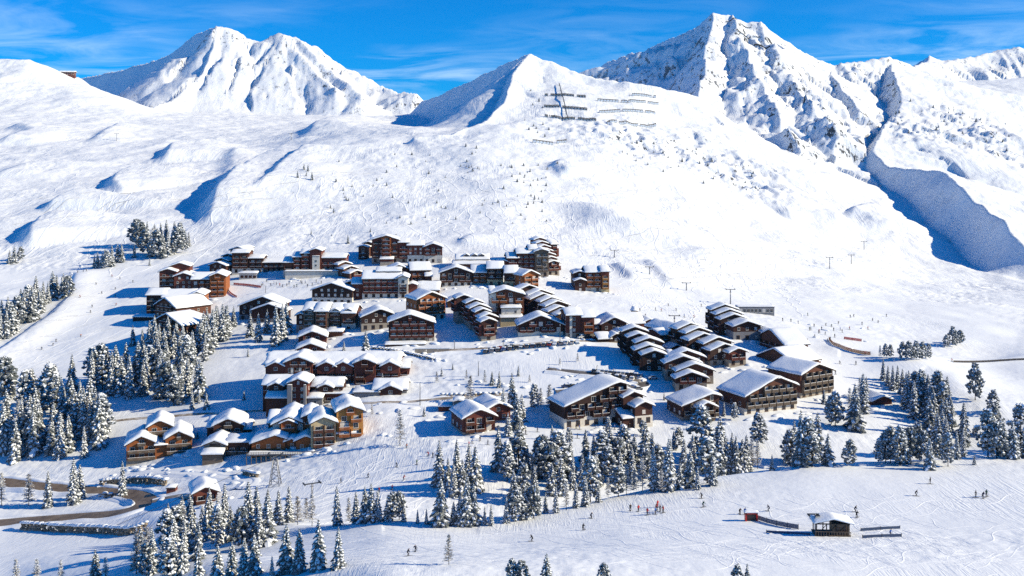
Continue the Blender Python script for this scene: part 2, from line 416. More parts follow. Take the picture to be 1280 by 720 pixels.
# ------------------------------------------------------------------ camera, sun, sky
cam = bpy.data.cameras.new('camera'); co = bpy.data.objects.new('camera', cam); COL.objects.link(co)
co.location = (0, 0, CZ); co.rotation_euler = (math.pi / 2, 0, 0)
cam.sensor_width = 36; cam.lens = F / 1280 * 36; cam.shift_y = -(360 - HY) / 1280; cam.clip_end = 20000; cam.clip_start = 1
SC.camera = co
SUN_EL, SUN_AZ = 26.5, 8.0      # azimuth: degrees from due right towards the viewer
S = Vector((math.cos(math.radians(SUN_EL)) * math.cos(math.radians(SUN_AZ)), -math.cos(math.radians(SUN_EL)) * math.sin(math.radians(SUN_AZ)), math.sin(math.radians(SUN_EL))))
sl = bpy.data.lights.new('sun', 'SUN'); sl.energy = 5.0; sl.angle = math.radians(.5); sl.color = (1.0, .87, .62)
so = bpy.data.objects.new('sun', sl); COL.objects.link(so); so.rotation_euler = (-S).to_track_quat('-Z', 'Y').to_euler()
W = bpy.data.worlds.new('World'); SC.world = W; W.use_nodes = True
n = NT(W); t = W.node_tree
bg = t.nodes['Background']
sky = n.n('ShaderNodeTexSky', sky_type='NISHITA'); sky.sun_disc = False
sky.sun_elevation = math.radians(SUN_EL); sky.sun_rotation = math.radians(90 + SUN_AZ); sky.altitude = 2000; sky.dust_density = .4; sky.ozone_density = 4.0; sky.air_density = 1.0
tint = n.n('ShaderNodeMix', data_type='RGBA', blend_type='MULTIPLY'); tint.inputs[0].default_value = 1; tint.inputs[7].default_value = (.010, .55, 1.0, 1)
n.l(sky.outputs[0], tint.inputs[6])
tc = n.n('ShaderNodeTexCoord'); sp = n.n('ShaderNodeSeparateXYZ'); n.l(tc.outputs['Generated'], sp.inputs[0])
# thin cirrus on a layer high above: direction divided by its height
den = n.math('ADD', n.math('MAXIMUM', sp.outputs['Z'], 0), .11)
cv = n.n('ShaderNodeCombineXYZ'); n.l(n.math('DIVIDE', sp.outputs['X'], den), cv.inputs[0]); n.l(n.math('DIVIDE', sp.outputs['Y'], den), cv.inputs[1])
cm = n.n('ShaderNodeMapping'); cm.inputs['Rotation'].default_value = (0, 0, math.radians(18)); cm.inputs['Scale'].default_value = (.8, 1.15, 1); n.l(cv.outputs[0], cm.inputs['Vector'])
c1 = n.noise(cm.outputs[0], 2.2, 8, .60, .8); c2 = n.noise(cv.outputs[0], .75, 3, .5)
cf = n.math('MULTIPLY', n.math('MULTIPLY', n.math('SUBTRACT', c1, .41), 4.2, True), n.math('MULTIPLY', n.math('SUBTRACT', c2, .42), 6, True), True)
lo = n.math('SUBTRACT', 1, n.math('MULTIPLY', n.math('SUBTRACT', sp.outputs['Z'], .095), 14, True))
cf = n.math('MULTIPLY', n.math('MULTIPLY', cf, lo), .5)
mx = n.mixc(cf, tint.outputs[2], (5.0, 6.6, 8.2))
n.l(mx, bg.inputs['Color']); bg.inputs['Strength'].default_value = .122
vs = SC.view_settings; vs.view_transform = 'Standard'; vs.look = 'None'; vs.exposure = .36; vs.gamma = 1; vs.use_curve_mapping = False
HAZE = .00002
SC.cycles.max_bounces = 5; SC.cycles.diffuse_bounces = 1; SC.cycles.glossy_bounces = 2; SC.cycles.transmission_bounces = 2
SC.cycles.caustics_reflective = False; SC.cycles.caustics_refractive = False
SC.cycles.use_denoising = False; SC.cycles.adaptive_threshold = .004
SC.cycles.sample_clamp_indirect = 2.0
# ------------------------------------------------------------------ building materials
def wood(name, c, vary=.45):
    m = mat(name, c, .8, .2); n = NT(m); p = n.n('ShaderNodeTexCoord').outputs['Object']
    q = n.n('ShaderNodeMapping'); q.inputs['Scale'].default_value = (.25, .25, 3.2); n.l(p, q.inputs['Vector'])
    f = n.noise(q.outputs[0], 1.6, 4, .65)
    lo = tuple(v * (1 - vary) for v in c); hi = tuple(min(1, v * (1 + vary)) for v in c)
    n.l(n.ramp(f, [(.3, lo), (.7, hi)]), n.b.inputs['Base Color']); n.bump(f, .04, .5)
    return m
def plaster(name, c):
    m = mat(name, c, .9, .1); n = NT(m); p = n.n('ShaderNodeTexCoord').outputs['Object']
    f = n.noise(p, .8, 5, .7)
    n.l(n.ramp(f, [(.3, tuple(v * .72 for v in c)), (.62, c)]), n.b.inputs['Base Color']); return m
WC = {'dk': wood('dark brown boards', (.06, .026, .020)), 'rd': wood('red brown boards', (.14, .044, .031)), 'or': wood('honey boards', (.31, .105, .036)),
      'br': wood('mid brown boards', (.122, .052, .033)), 'gy': wood('weathered boards', (.16, .125, .095)), 'ye': wood('golden boards', (.44, .21, .06)), 'bk': wood('near black boards', (.042, .022, .018))}
BC = {'wh': plaster('cream render', (.72, .68, .60)), 'st': plaster('pale stone', (.36, .32, .27)), 'gr': plaster('grey concrete', (.27, .27, .28)), 'cr': plaster('ochre render', (.62, .50, .30))}
M['glass'] = mat('window glass', (.018, .022, .028), .12, .5)
M['glass_pale'] = mat('curtained glass', (.55, .52, .48), .35, .4)
M['frame_w'] = mat('white frame', (.66, .62, .56), .6); M['frame_b'] = mat('brown frame', (.16, .08, .045), .7)
M['eave'] = mat('eave boards', (.055, .032, .024), .8)
M['metal'] = mat('galvanised steel', (.32, .33, .35), .45, .5, .6); M['dkmetal'] = mat('dark steel', (.055, .06, .065), .5, .5, .4)
RNG = random.Random(11)
_WM = {}
def win_mesh(w, h, frame, pale):
    k = (round(w, 1), round(h, 1), frame, pale)
    if k not in _WM:
        b = MB(); b.box(-w / 2, w / 2, -.06, .05, -h / 2, h / 2, 0)
        b.box(-w / 2 + .13, -.04, -.075, -.05, -h / 2 + .13, h / 2 - .12, 1); b.box(.04, w / 2 - .13, -.075, -.05, -h / 2 + .13, h / 2 - .12, 1)
        b.box(-w / 2 - .1, w / 2 + .1, -.16, -.05, -h / 2 - .1, -h / 2, 0)
        _WM[k] = b.mesh('window', M['frame_w' if frame == 'w' else 'frame_b'], M['glass_pale' if pale else 'glass'])
    return _WM[k]
_BM = {}
def bal_mesh(L, wc, part):
    k = (round(L, 1), wc, part)
    if k not in _BM:
        b = MB(); b.box(-L / 2, L / 2, -1.35, .02, -.16, 0, 0)
        for z in (.12, .42, .72): b.box(-L / 2, L / 2, -1.36, -1.29, z, z + .22, 0)
        b.box(-L / 2 - .02, L / 2 + .02, -1.40, -1.26, .97, 1.06, 0)
        b.box(-L / 2, L / 2, -1.39, -1.27, 1.06, 1.14, 1)
        for sx in (-1, 1):
            if part: b.box(sx * L / 2 - .08, sx * L / 2 + .08, -1.2, .02, .0, 2.55, 0)
            else: b.box(sx * L / 2 - .05, sx * L / 2 + .05, -1.3, .0, .1, .95, 0)
        _BM[k] = b.mesh('balcony', WC[wc], M['snow'])
    return _BM[k]

def snow_cap(zf, x0, x1, y0, y1, t, seed, axis):
    """pillow of settled snow over a roof: zf(u) roof height across, u across / v along the ridge"""
    r = random.Random(seed); nu = 17; nv = max(6, int((y1 - y0) / 1.6))
    us = [-1, -.985, -.93, -.84, -.7, -.5, -.3, -.12, 0, .12, .3, .5, .7, .84, .93, .985, 1]
    vs_ = [-1, -.985] + [-.94 + 1.88 * i / (nv - 3) for i in range(nv - 2)] + [.985, 1]
    hx, hy = (x1 - x0) / 2, (y1 - y0) / 2; cx, cy = (x0 + x1) / 2, (y0 + y1) / 2
    ph = [r.uniform(0, 6.28) for _ in range(6)]
    V = []; 
    def nz(x, y): return math.sin(x * .9 + ph[0]) * math.sin(y * .7 + ph[1]) * .5 + math.sin(x * 2.1 + y * 1.3 + ph[2]) * .25 + math.sin(y * 2.7 - x * .6 + ph[3]) * .25
    for v in vs_:
        for u in us:
            eu = min(1, (1 - abs(u)) * hx / .75); ev = min(1, (1 - abs(v)) * hy / .75)
            round_ = math.sqrt(max(0, 1 - (1 - eu) ** 2)) * math.sqrt(max(0, 1 - (1 - ev) ** 2))
            x = cx + u * hx * (1 + (.02 if abs(u) > .9 else 0) * nz(0, v * hy * 2)); y = cy + v * hy * (1 + (.03 if abs(v) > .9 else 0) * nz(u * hx * 2, 3))
            th = t * (.32 + .68 * round_) * (1 + .30 * nz(x, y))
            V.append((x, y, zf(x) + th))
    nV = len(vs_); nU = len(us); F_ = []
    for j in range(nV - 1):
        for i in range(nU - 1):
            F_.append((j * nU + i, j * nU + i + 1, (j + 1) * nU + i + 1, (j + 1) * nU + i))
    ring = [i for i in range(nU)] + [j * nU + nU - 1 for j in range(1, nV)] + [(nV - 1) * nU + i for i in range(nU - 2, -1, -1)] + [j * nU for j in range(nV - 2, 0, -1)]
    b0 = len(V)
    for i in ring: V.append((V[i][0], V[i][1], zf(V[i][0]) + .005))
    k = len(ring)
    for i in range(k): F_.append((ring[i], b0 + i, b0 + (i + 1) % k, ring[(i + 1) % k]))
    if axis == 'x': V = [(y, x, z) for x, y, z in V]
    b = MB(); b.add(V, F_, 0, True); return b

def put_win(root, wx, wy, wz, w, h, frame, rz=0.0, pale=.25):
    o = link('window', win_mesh(w, h, frame, RNG.random() < pale), root, (wx, wy, wz), rz)
    root['n_w'] = root.get('n_w', 0) + 1
    return o

def unit(root, x0, x1, h, d, y0=0.0, z0=0.0, r='g', p=.40, wc='dk', bc='st', bh=0.0, fs='bal', bw=None, side='win', ax=.5, sn=.72, fr='w', oh=.85, base_win=True, rside='win', found=7.0, pale=.42, hb=True):
    """one block of a building in its root's frame: front wall at y0, from x0 to x1, eaves at z0+h"""
    w = x1 - x0; y1 = y0 + d; ze = z0 + h; bw = bw or wc
    xa = x0 + w * ax
    if r == 'g':
        ra = max(xa - x0, x1 - xa) * p
        prof = [(x0, z0 - found), (x1, z0 - found), (x1, ze + (ra - (x1 - xa) * p)), (xa, ze + ra), (x0, ze + (ra - (xa - x0) * p))]
        zf = lambda x: ze + ra - abs(x - xa) * p
        wl = MB(); wl.prism(prof, y0, y1)
        rx0, rx1, ry0, ry1 = x0 - oh, x1 + oh, y0 - oh - .3, y1 + oh * .6
        rf = MB(); rf.prism([(rx0, zf(rx0) + .02), (xa, zf(xa) + .02), (rx1, zf(rx1) + .02), (rx1, zf(rx1) + .30), (xa, zf(xa) + .30), (rx0, zf(rx0) + .30)], ry0, ry1)
        sc = snow_cap(lambda x: ze + ra - (math.sqrt((x - xa) ** 2 + .35) - .3) * p + .30, rx0, rx1, ry0, ry1, sn, RNG.random(), 'y')
    elif r == 'e':
        ym = y0 + d * ax; ra = max(ym - y0, y1 - ym) * p
        zf = lambda y: ze + ra - abs(y - ym) * p
        prof = [(y0, z0 - found), (y1, z0 - found), (y1, zf(y1)), (ym, ze + ra), (y0, zf(y0))]
        wl = MB(); wl.prism(prof, x0, x1, axis='x')
        ry0, ry1 = y0 - oh - .35, y1 + oh * .6
        rf = MB(); rf.prism([(ry0, zf(ry0) + .02), (ym, zf(ym) + .02), (ry1, zf(ry1) + .02), (ry1, zf(ry1) + .30), (ym, zf(ym) + .30), (ry0, zf(ry0) + .30)], x0 - oh * .7, x1 + oh * .7, axis='x')
        sc = snow_cap(lambda y: ze + ra - (math.sqrt((y - ym) ** 2 + .35) - .3) * p + .30, ry0, ry1, x0 - oh * .7, x1 + oh * .7, sn, RNG.random(), 'x')
        ze = zf(y0)
    elif r == 'l':      # single slope down to the front
        zf = lambda y: ze + (y - y0) * p
        wl = MB(); wl.prism([(y0, z0 - found), (y1, z0 - found), (y1, zf(y1)), (y0, ze)], x0, x1, axis='x')
        ry0, ry1 = y0 - oh, y1 + oh * .3
        rf = MB(); rf.prism([(ry0, zf(ry0) + .02), (ry1, zf(ry1) + .02), (ry1, zf(ry1) + .3), (ry0, zf(ry0) + .3)], x0 - oh * .5, x1 + oh * .5, axis='x')
        sc = snow_cap(lambda y: zf(y) + .30, ry0, ry1, x0 - oh * .5, x1 + oh * .5, sn, RNG.random(), 'x')
    wl.obj('wall', WC.get(wc) or BC[wc], root)
    ro = rf.obj('roof', M['eave'], root)
    sc.obj('roof_snow', M['snow'], ro)
    if bh > 0:
        b = MB(); b.box(x0 - .06, x1 + .06, y0 - .06, y1 + .06, z0 - found - .1, z0 + bh); b.obj('base', BC[bc], root)
    # fronts
    def zlim(x):
        return (zf(x) if r == 'g' else ze) - .25
    fh = 2.7; zz = z0 + max(bh, 0)
    if bh > 1.6 and base_win:
        nb = max(1, int(w / 3.6))
        for i in range(nb):
            if root.get('n_w', 0) < 98: put_win(root, x0 + (i + .5) * w / nb, y0 - .07, z0 + min(bh, 2.9) * .46, min(1.7, w / nb * .55), min(bh * .72, 2.0), 'b', 0, .1)
    zmax = zf(xa) if r == 'g' else ze
    fl = 0
    while zz + fl * fh + 2.2 < zmax:
        zb = zz + fl * fh; fl += 1
        # span of this storey under the roof line
        a, b_ = x0 + .5, x1 - .5
        while a < b_ and zlim(a) < zb + 2.2: a += .4
        while b_ > a and zlim(b_) < zb + 2.2: b_ -= .4
        if b_ - a < 1.6: continue
        nb = max(1, int((b_ - a) / 3.3)); bay = (b_ - a) / nb
        if fs in ('bal', 'mix', 'rail') :
            for i in range(nb):
                if fs == 'mix' and (i + fl) % 3 == 0: continue
                if root.get('n_b', 0) >= 98: break
                link('balcony', bal_mesh(bay * .86 if fs != 'rail' else bay - .05, bw, fs != 'rail'), root, (a + (i + .5) * bay, y0, zb + .05)); root['n_b'] = root.get('n_b', 0) + 1
        if fs != 'none':
            for i in range(nb):
                if root.get('n_w', 0) >= 98: break
                ww = min(1.9, bay * .6) if fs != 'win' else min(1.3, bay * .5)  # wide dark door glass also paints in the shade of the balcony recess
                put_win(root, a + (i + .5) * bay, y0 - .0, zb + (1.2 if fs != 'win' else 1.45), ww, 2.0 if fs != 'win' else 1.35, fr, 0, pale if fs == 'win' else pale * .5)
    # sides
    if d > 4:
        fls = int((h - max(bh, 0)) / fh)
        for f in range(fls):
            for sd, xx, rz in ((side, x0, -math.pi / 2), (rside, x1, math.pi / 2)):
                if sd == 'none': continue
                nb = max(1, int(d / 4.6))
                for i in range(nb):
                    if root.get('n_w', 0) >= 99: break
                    yy = y0 + (i + .5) * d / nb
                    hloc = (zf(xx) if r == 'g' else zf(yy)) - .3
                    if zz + f * fh + 2.2 > hloc: continue
                    if sd == 'bal' and root.get('n_b', 0) < 98:
                        link('balcony', bal_mesh(d / nb - .3, bw, True), root, (xx, yy, zz + f * fh + .05), rz); root['n_b'] = root.get('n_b', 0) + 1
                    put_win(root, xx, yy, zz + f * fh + 1.4, 1.3, 1.4, fr, rz, pale)
    return zf

def dormer(root, x, y, z, w, h, d, wc='br', sn=.55, p=.55):
    """gabled dormer: > its own roof, snow and window"""
    b = MB(); b.prism([(x - w / 2, z - 1.5), (x + w / 2, z - 1.5), (x + w / 2, z + h), (x, z + h + w / 2 * p), (x - w / 2, z + h)], y, y + d)
    do = b.obj('dormer', WC[wc], root)
    zf = lambda q: z + h + w / 2 * p - abs(q - x) * p
    r = MB(); a0, a1 = x - w / 2 - .6, x + w / 2 + .6
    r.prism([(a0, zf(a0) + .02), (x, zf(x) + .02), (a1, zf(a1) + .02), (a1, zf(a1) + .22), (x, zf(x) + .22), (a0, zf(a0) + .22)], y - .8, y + d)
    ro = r.obj('dormer_roof', M['eave'], do)
    sc = snow_cap(lambda q: z + h + w / 2 * p - (math.sqrt((q - x) ** 2 + .2) - .25) * p + .22, a0, a1, y - .8, y + d + .5, sn, RNG.random(), 'y')
    s_ = sc.obj('dormer_snow', M['snow'], do)
    if w > 2: link('dormer_window', win_mesh(min(1.6, w * .5), min(1.4, h * .8 + .4), 'w', False), do, (x, y, z + h * .5))
    return do
def chimney(root, x, y, z, h=1.8):
    b = MB(); b.box(x - .5, x + .5, y - .5, y + .5, z - 1.5, z + h, 0); b.box(x - .62, x + .62, y - .62, y + .62, z + h, z + h + .14, 0); b.box(x - .6, x + .6, y - .6, y + .6, z + h + .14, z + h + .5, 1)
    b.obj('chimney', (BC['st'], M['snow']), root)

class B:
    """a building whose front wall foot runs from px0 to px1 on the sight row py"""
    def __init__(s, name, label, px0, px1, py, yaw=0.0, group=None, cat='building', dist=None):
        mid = (px0 + px1) / 2; P, sc = spot(mid, py)
        if dist: sc = dist / F; P = Vector(((mid - CX) / F * dist, dist, 0)); P.z = ground(P.x, P.y)
        th = math.radians(yaw); s.mid = mid; s.s = sc
        s.kx = (math.cos(th) - (mid - CX) / F * math.sin(th)) / sc
        s.root = empty(name, P, th); lab(s.root, label, cat, group); s.P = P
    def X(s, px): return (px - s.mid) / s.kx
    def u(s, xa, xb, h, d, y0=0, zb=0, bh=0, **k):
        return unit(s.root, s.X(xa), s.X(xb), h * s.s * (1.13 if h > 9 else 1.0), d, y0, zb * s.s, bh=bh * s.s, **k)
# ------------------------------------------------------------------ the village, back rows first
ST = 'stepped apartment rows'
def row(b, n, x0, x1, h, d, dz, dx=0.0, **k):
    """n attached gabled blocks climbing the slope behind the first; dz, dx in metres a block"""
    kw = random.Random(n + int(x0))
    for i in range(n):
        kk = dict(k); kk.setdefault('sn', .62)
        if i > 0: kk['fs'] = 'none' if k.get('fs') == 'none' else 'win'; kk['rside'] = k.get('rside', 'win')
        j = kw.choice((-1, 1)) * kw.uniform(.5, 1.9) if i else 0; unit(b.root, b.X(x0) + i * dx + j, b.X(x1) + i * dx + j + kw.uniform(-2.6, .8), h * b.s + kw.uniform(-.7, .5), d + .4, i * d, i * dz, **kk)

# top of the village
b = B('apartment_building', 'long red-brown apartment block with tall gabled middle and cream arches, highest above village', 464, 553, 328, 4)
b.u(465, 498, 25, 14, bh=6, wc='rd', bw='br', bc='st', p=.3, fs='mix', fr='b')
b.u(477, 489, 28, 1.2, y0=-1.2, wc='or', fs='bal', bw='rd', p=.3, r='g', oh=.3, sn=.4, rside='none', side='none')
b.u(498, 511, 22, 13, bh=5, wc='rd', r='e', p=.25, fs='bal')
b.u(509, 530, 19, 14, y0=-1, bh=9, bc='wh', wc='rd', r='e', p=.3, fs='win')
b.u(530, 553, 17, 15, y0=-3, bh=9, bc='wh', wc='rd', p=.38, fs='mix', bw='rd')
b.u(476, 492, 5, 5, y0=-6, bh=2, wc='rd', r='l', p=.15, fs='win')
b = B('apartment_building', 'dark stepped block with blue-shaded roofs tucked under the highest red-brown apartments', 446, 464, 324, -8, ST)
row(b, 3, 448, 464, 16, 7, 1.2, 1.0, wc='br', fs='mix', p=.3)
b = B('apartment_building', 'brown stepped block with snowy roofs cascading down to the right, beside arcaded hotel', 432, 452, 344, 40, ST)
for i in range(4): unit(b.root, b.X(430), b.X(446), 17 * b.s - i * 2.2, 7.4, i * -7.0 + 14, 0, wc='br', fs='bal', p=.35, rside='bal', bw='rd')
b = B('hotel', 'wide dark hotel with white central tower and pale arcade along the snow front', 354, 432, 345, 2, cat='hotel')
b.u(402, 432, 20, 15, bh=7, bc='wh', wc='rd', r='e', p=.25, fs='bal', bw='rd')
b.u(388, 402, 28, 15, y0=-1.5, bh=7, bc='wh', wc='rd', p=.35, fs='none')
b.u(391, 400, 22, .6, y0=-2.2, wc='wh', r='l', p=.1, fs='win', sn=.3, oh=.2)
b.u(376, 388, 25, 14, bh=7, bc='wh', wc='rd', r='e', p=.25, fs='bal', bw='rd')
b.u(366, 377, 21, 14, y0=.5, bh=7, bc='wh', wc='rd', r='e', p=.3, fs='bal', bw='rd')
b.u(354, 367, 15, 14, y0=1, bh=7, bc='wh', wc='br', r='e', p=.35, fs='bal')
b.u(358, 425, 6.5, 3, y0=-4, wc='wh', r='l', p=.06, fs='win', sn=.5)
b = B('apartment_building', 'brown apartment block with white arches behind the low cream pavilion', 286, 355, 341, 3)
b.u(290, 311, 22, 13, bh=6, bc='wh', wc='br', r='e', p=.2, fs='bal', bw='br')
b.u(311, 329, 16, 13, bh=6, bc='wh', wc='dk', r='e', p=.2, fs='bal')
b.u(328, 356, 11, 12, y0=1, bh=0, wc='dk', r='e', p=.25, fs='bal')
b = B('pavilion', 'low flat cream pavilion with one long dark window at the edge of snow front', 299, 321, 349, 0, cat='pavilion')
b.u(299, 321, 7, 6, wc='wh', r='l', p=.05, fs='none')
for i in range(4): put_win(b.root, b.X(302.5 + i * 5.2), -.05, 1.6, 1.9, 1.5, 'b', 0, 0)
b = B('apartment_building', 'stepped dark block with stacked white roof edges, upper end of the curved western group', 262, 284, 346, -18, ST)
row(b, 4, 262, 281, 14, 8, 2.5, .5, wc='dk', fs='win', p=.34, rside='win')
unit(b.root, b.X(264), b.X(276), 14 * b.s + 9, 8, 30, 0, wc='dk', p=.3, fs='win')

# western group
b = B('apartment_building', 'large russet apartment block with orange lit end facing the ski nursery area', 197, 283, 372, 8)
b.u(196, 217, 22, 16, y0=8, zb=6, wc='rd', r='g', p=.34, fs='rail', bw='br')
b.u(216, 240, 19, 17, y0=4, zb=4, wc='rd', p=.36, fs='win')
b.u(239, 265, 20, 16, y0=1, wc='rd', bc='wh', bh=4, r='e', p=.36, fs='mix', bw='or')
b.u(263, 283, 27, 20, y0=-3, zb=-4, wc='or', bw='or', bc='wh', bh=5, p=.42, fs='bal')
b.u(207, 232, 27, 12, y0=14, zb=6, wc='rd', p=.34, fs='none')
b = B('apartment_building', 'broad snow-roofed apartment block, dark balconies at its west end, small orange gable east', 181, 256, 391, 6)
b.u(181, 205, 19, 16, y0=4, wc='dk', r='e', p=.3, fs='rail', bw='dk')
b.u(202, 242, 17, 17, y0=2, wc='rd', r='e', p=.34, fs='bal')
b.u(239, 256, 20, 16, y0=-3, zb=0, wc='or', bc='wh', bh=8, bw='or', p=.42, fs='mix')
b = B('chalet', 'dark-fronted chalet with broad sunlit roof and bright orange side wall, west edge', 196, 220, 404, -38, cat='chalet')
b.u(194, 221, 18, 22, wc='br', p=.46, fs='rail', bw='br', rside='win')
b = B('chalet', 'small brown chalet with dormer roof, in front of the orange-sided one', 231, 258, 411, 24, cat='chalet')
b.u(232, 258, 10, 15, wc='rd', p=.46, fs='mix', bw='or')
b = B('chalet', 'lowest dark chalet of the western group, half behind frosted trees', 190, 226, 430, -32, cat='chalet')
b.u(190, 228, 22, 15, wc='dk', p=.44, fs='rail', bw='rd', rside='bal')
b = B('shed', 'long low dark shed under snow in the deep blue shade west of the chalets', 166, 198, 401, -4, cat='shed')
b.u(166, 198, 4.2, 5, wc='bk', r='l', p=.12, fs='win', sn=.6, oh=.5)

# second row
b = B('apartment_building', 'long snow-roofed apartment block with brown balconies and white half-timbered gable tower', 453, 510, 372, 3)
b.u(453, 500, 21, 18, bh=5.5, bc='wh', wc='rd', r='e', p=.36, fs='bal', bw='rd')
b.u(498, 510, 22, 15, y0=-1.5, bh=5.5, bc='wh', wc='wh', bw='dk', p=.45, fs='mix')
b.u(470, 500, 28, 9, y0=6, wc='dk', r='e', p=.3, fs='none')
b.u(510, 520, 13, 9, y0=3, wc='rd', r='g', p=.4, fs='none')
b.u(440, 453, 15, 12, y0=2, wc='rd', r='e', p=.4, fs='win')
b = B('apartment_building', 'dark gabled block dotted with white windows on a cream base, facing the snow front', 390, 440, 380, -6)
b.u(390, 440, 15, 12, bh=8, bc='wh', wc='bk', p=.34, fs='win', pale=.9)
b.u(420, 446, 19, 12, y0=9, wc='rd', p=.36, fs='none')
b.u(438, 452, 14, 12, y0=10, wc='rd', bh=5, bc='wh', r='e', p=.4, fs='win')
b = B('chalet_hotel', 'snow-roofed hotel with one orange balcony line, directly below the highest apartments', 487, 538, 357, 10, cat='hotel')
b.u(513, 538, 17, 18, bh=5, bc='cr', wc='br', r='e', p=.4, fs='bal', bw='or')
b.u(487, 512, 17, 14, y0=6, wc='br', p=.42, fs='none')
b.u(531, 539, 11, 8, y0=-4, bh=3, bc='wh', wc='br', r='e', p=.3, fs='bal', bw='rd')
b = B('chalet', 'low snow-buried roof with twin gables between the long block and dark gabled house', 521, 549, 368, 0, cat='chalet')
b.u(522, 549, 6, 14, wc='br', r='e', p=.5, fs='win')
b = B('apartment_building', 'dark gabled house with lit balcony wing to its right, middle of the village', 550, 609, 357, 4)
b.u(550, 590, 14, 14, bh=4.5, bc='wh', wc='bk', bw='br', p=.36, fs='mix')
b.u(590, 609, 14, 15, y0=2, bh=3, bc='wh', wc='br', bw='or', r='e', p=.45, fs='bal')
b = B('apartment_building', 'dark block with bright cream ground floor, next to the dark gabled house', 609, 630, 357, 2)
b.u(609, 629, 19, 15, bh=8, bc='cr', wc='bk', r='e', p=.4, fs='bal')
b = B('apartment_building', 'narrow dark block with cream ground floor, left neighbour of the orange corner chalet', 631, 648, 359, 2)
b.u(631, 647, 16, 14, bh=8, bc='cr', wc='dk', r='e', p=.45, fs='bal')
b = B('chalet', 'corner chalet with glowing orange balconied gable in the crowded middle rows', 655, 673, 362, 30, cat='chalet')
b.u(653, 673, 16, 18, wc='or', bw='or', p=.46, fs='bal', side='win')
b = B('apartment_building', 'low tan-brown terrace with dark dormers on the snow edge above the village', 570, 611, 333, 3)
b.u(570, 611, 9, 12, wc='br', bw='gy', r='e', p=.4, fs='bal')
for px in (583, 593, 602): dormer(b.root, b.X(px), 1.5, 11 * b.s, 3, 1.2, 4, 'dk')
b.u(566, 612, 4, 8, y0=-7, wc='br', r='l', p=.15, fs='none')
b = B('apartment_building', 'tall brown apartment block with big pale gable tower, below the hillside steps', 628, 685, 345, 6)
b.u(668, 685, 27, 18, y0=-3, bc='st', wc='gy', p=.36, fs='mix', bw='gy', bh=6)
b.u(646, 669, 25, 14, wc='rd', bw='rd', r='e', p=.3, fs='bal', bh=4)
b.u(634, 648, 20, 14, wc='rd', r='e', p=.35, fs='bal', bh=4)
b.u(624, 636, 15, 12, y0=1, wc='rd', r='g', p=.4, fs='win')
b.u(662, 672, 29, 13, y0=3, wc='rd', r='e', p=.3, fs='none')
b = B('apartment_building', 'seven-stepped red-brown block climbing the open slope, topmost on the right', 684, 699, 344, 22, ST)
for i in range(7):
    unit(b.root, b.X(684) + i * 1.1, b.X(699) + i * 1.0, (15 + i * .5) * b.s, 6.4, i * 6, i * 1.75, wc='rd', fs='win' if i else 'bal', bw='rd', p=.34, rside='bal', bh=0 if i else 3, bc='st')
unit(b.root, b.X(701) + 6, b.X(720), 22 * b.s, 14, 28, 6, wc='rd', fs='bal', bw='rd', r='e', p=.3, rside='bal', bh=3, bc='st')
b = B('apartment_building', 'lone apartment block with golden end balconies on open snow right of the stepped block', 719, 761, 364, 4)
b.u(732, 752, 21, 15, bh=5, bc='wh', wc='rd', bw='or', r='e', p=.32, fs='bal')
b.u(751, 761, 22, 14, y0=-1.5, bh=3, bc='cr', wc='rd', bw='ye', r='e', p=.32, fs='bal')
b.u(718, 733, 19, 13, y0=3, wc='dk', p=.35, fs='win')
b.u(718, 731, 12, 6, y0=-3, wc='dk', p=.35, fs='win')

# middle rows
b = B('chalet', 'long dark chalet with two overlapping gables behind tall frosted trees', 298, 362, 401, -4, cat='chalet')
b.u(296, 350, 15, 14, y0=4, bh=6, bc='gr', wc='dk', p=.38, fs='win', bw='br', ax=.55)
b.u(317, 360, 12, 8, y0=-3, bh=4, bc='gr', wc='dk', p=.36, fs='none')
b = B('apartment_building', 'grey-brown block with a row of small roof dormers and snow-covered balconies', 378, 446, 414, -2)
b.u(378, 394, 22, 16, y0=2, bh=5, bc='gr', wc='gy', r='e', p=.36, fs='bal', bw='gy')
b.u(394, 410, 22, 17, bh=5, bc='wh', wc='gy', bw='br', r='e', p=.36, fs='bal')
b.u(410, 427, 21, 16, y0=2, bh=4, bc='gr', wc='gy', r='e', p=.36, fs='bal', bw='br')
b.u(427, 444, 20, 17, y0=.5, bh=10, bc='wh', wc='br', r='e', p=.36, fs='bal', bw='br')
b.u(368, 379, 16, 12, y0=4, bh=6, bc='gr', wc='dk', p=.4, fs='win')
for px in (387, 403, 419, 435): dormer(b.root, b.X(px), 1.0, 23 * b.s, 3.0, 1.0, 4.5, 'gy')
b = B('annex', 'low snow-covered annex with shop windows below the dormered block', 408, 428, 421, -2, cat='annex')
b.u(409, 428, 6, 7, wc='br', r='l', p=.1, fs='win')
b = B('chalet', 'dark broad-gabled chalet with pale balcony band, left of the big brown one', 452, 490, 412, 14, cat='chalet')
b.u(452, 491, 14, 14, bh=8, bc='st', wc='bk', bw='bk', p=.40, fs='win', ax=.6)
b = B('chalet_hotel', 'big brown gabled hotel with five bays of red-brown balconies and pale stone foot', 486, 543, 428, 6, cat='hotel')
b.u(486, 543, 21, 14, bh=6.5, bc='st', wc='dk', bw='rd', p=.36, fs='bal', ax=.46)
b.u(482, 531, 4.5, 4, y0=-5, zb=-5, wc='dk', r='l', p=.08, fs='none', sn=.7)
b = B('chalet_hotel', 'bright orange balconied hotel with white arched ground floor, dark left flank', 522, 556, 400, 27, cat='hotel')
b.u(521, 557, 23, 15, bh=8, bc='wh', wc='or', bw='or', p=.44, fs='bal')
b = B('apartment_building', 'five-stepped dark row with scalloped roof edges running back from its narrow red end', 606, 625, 425, 17, ST)
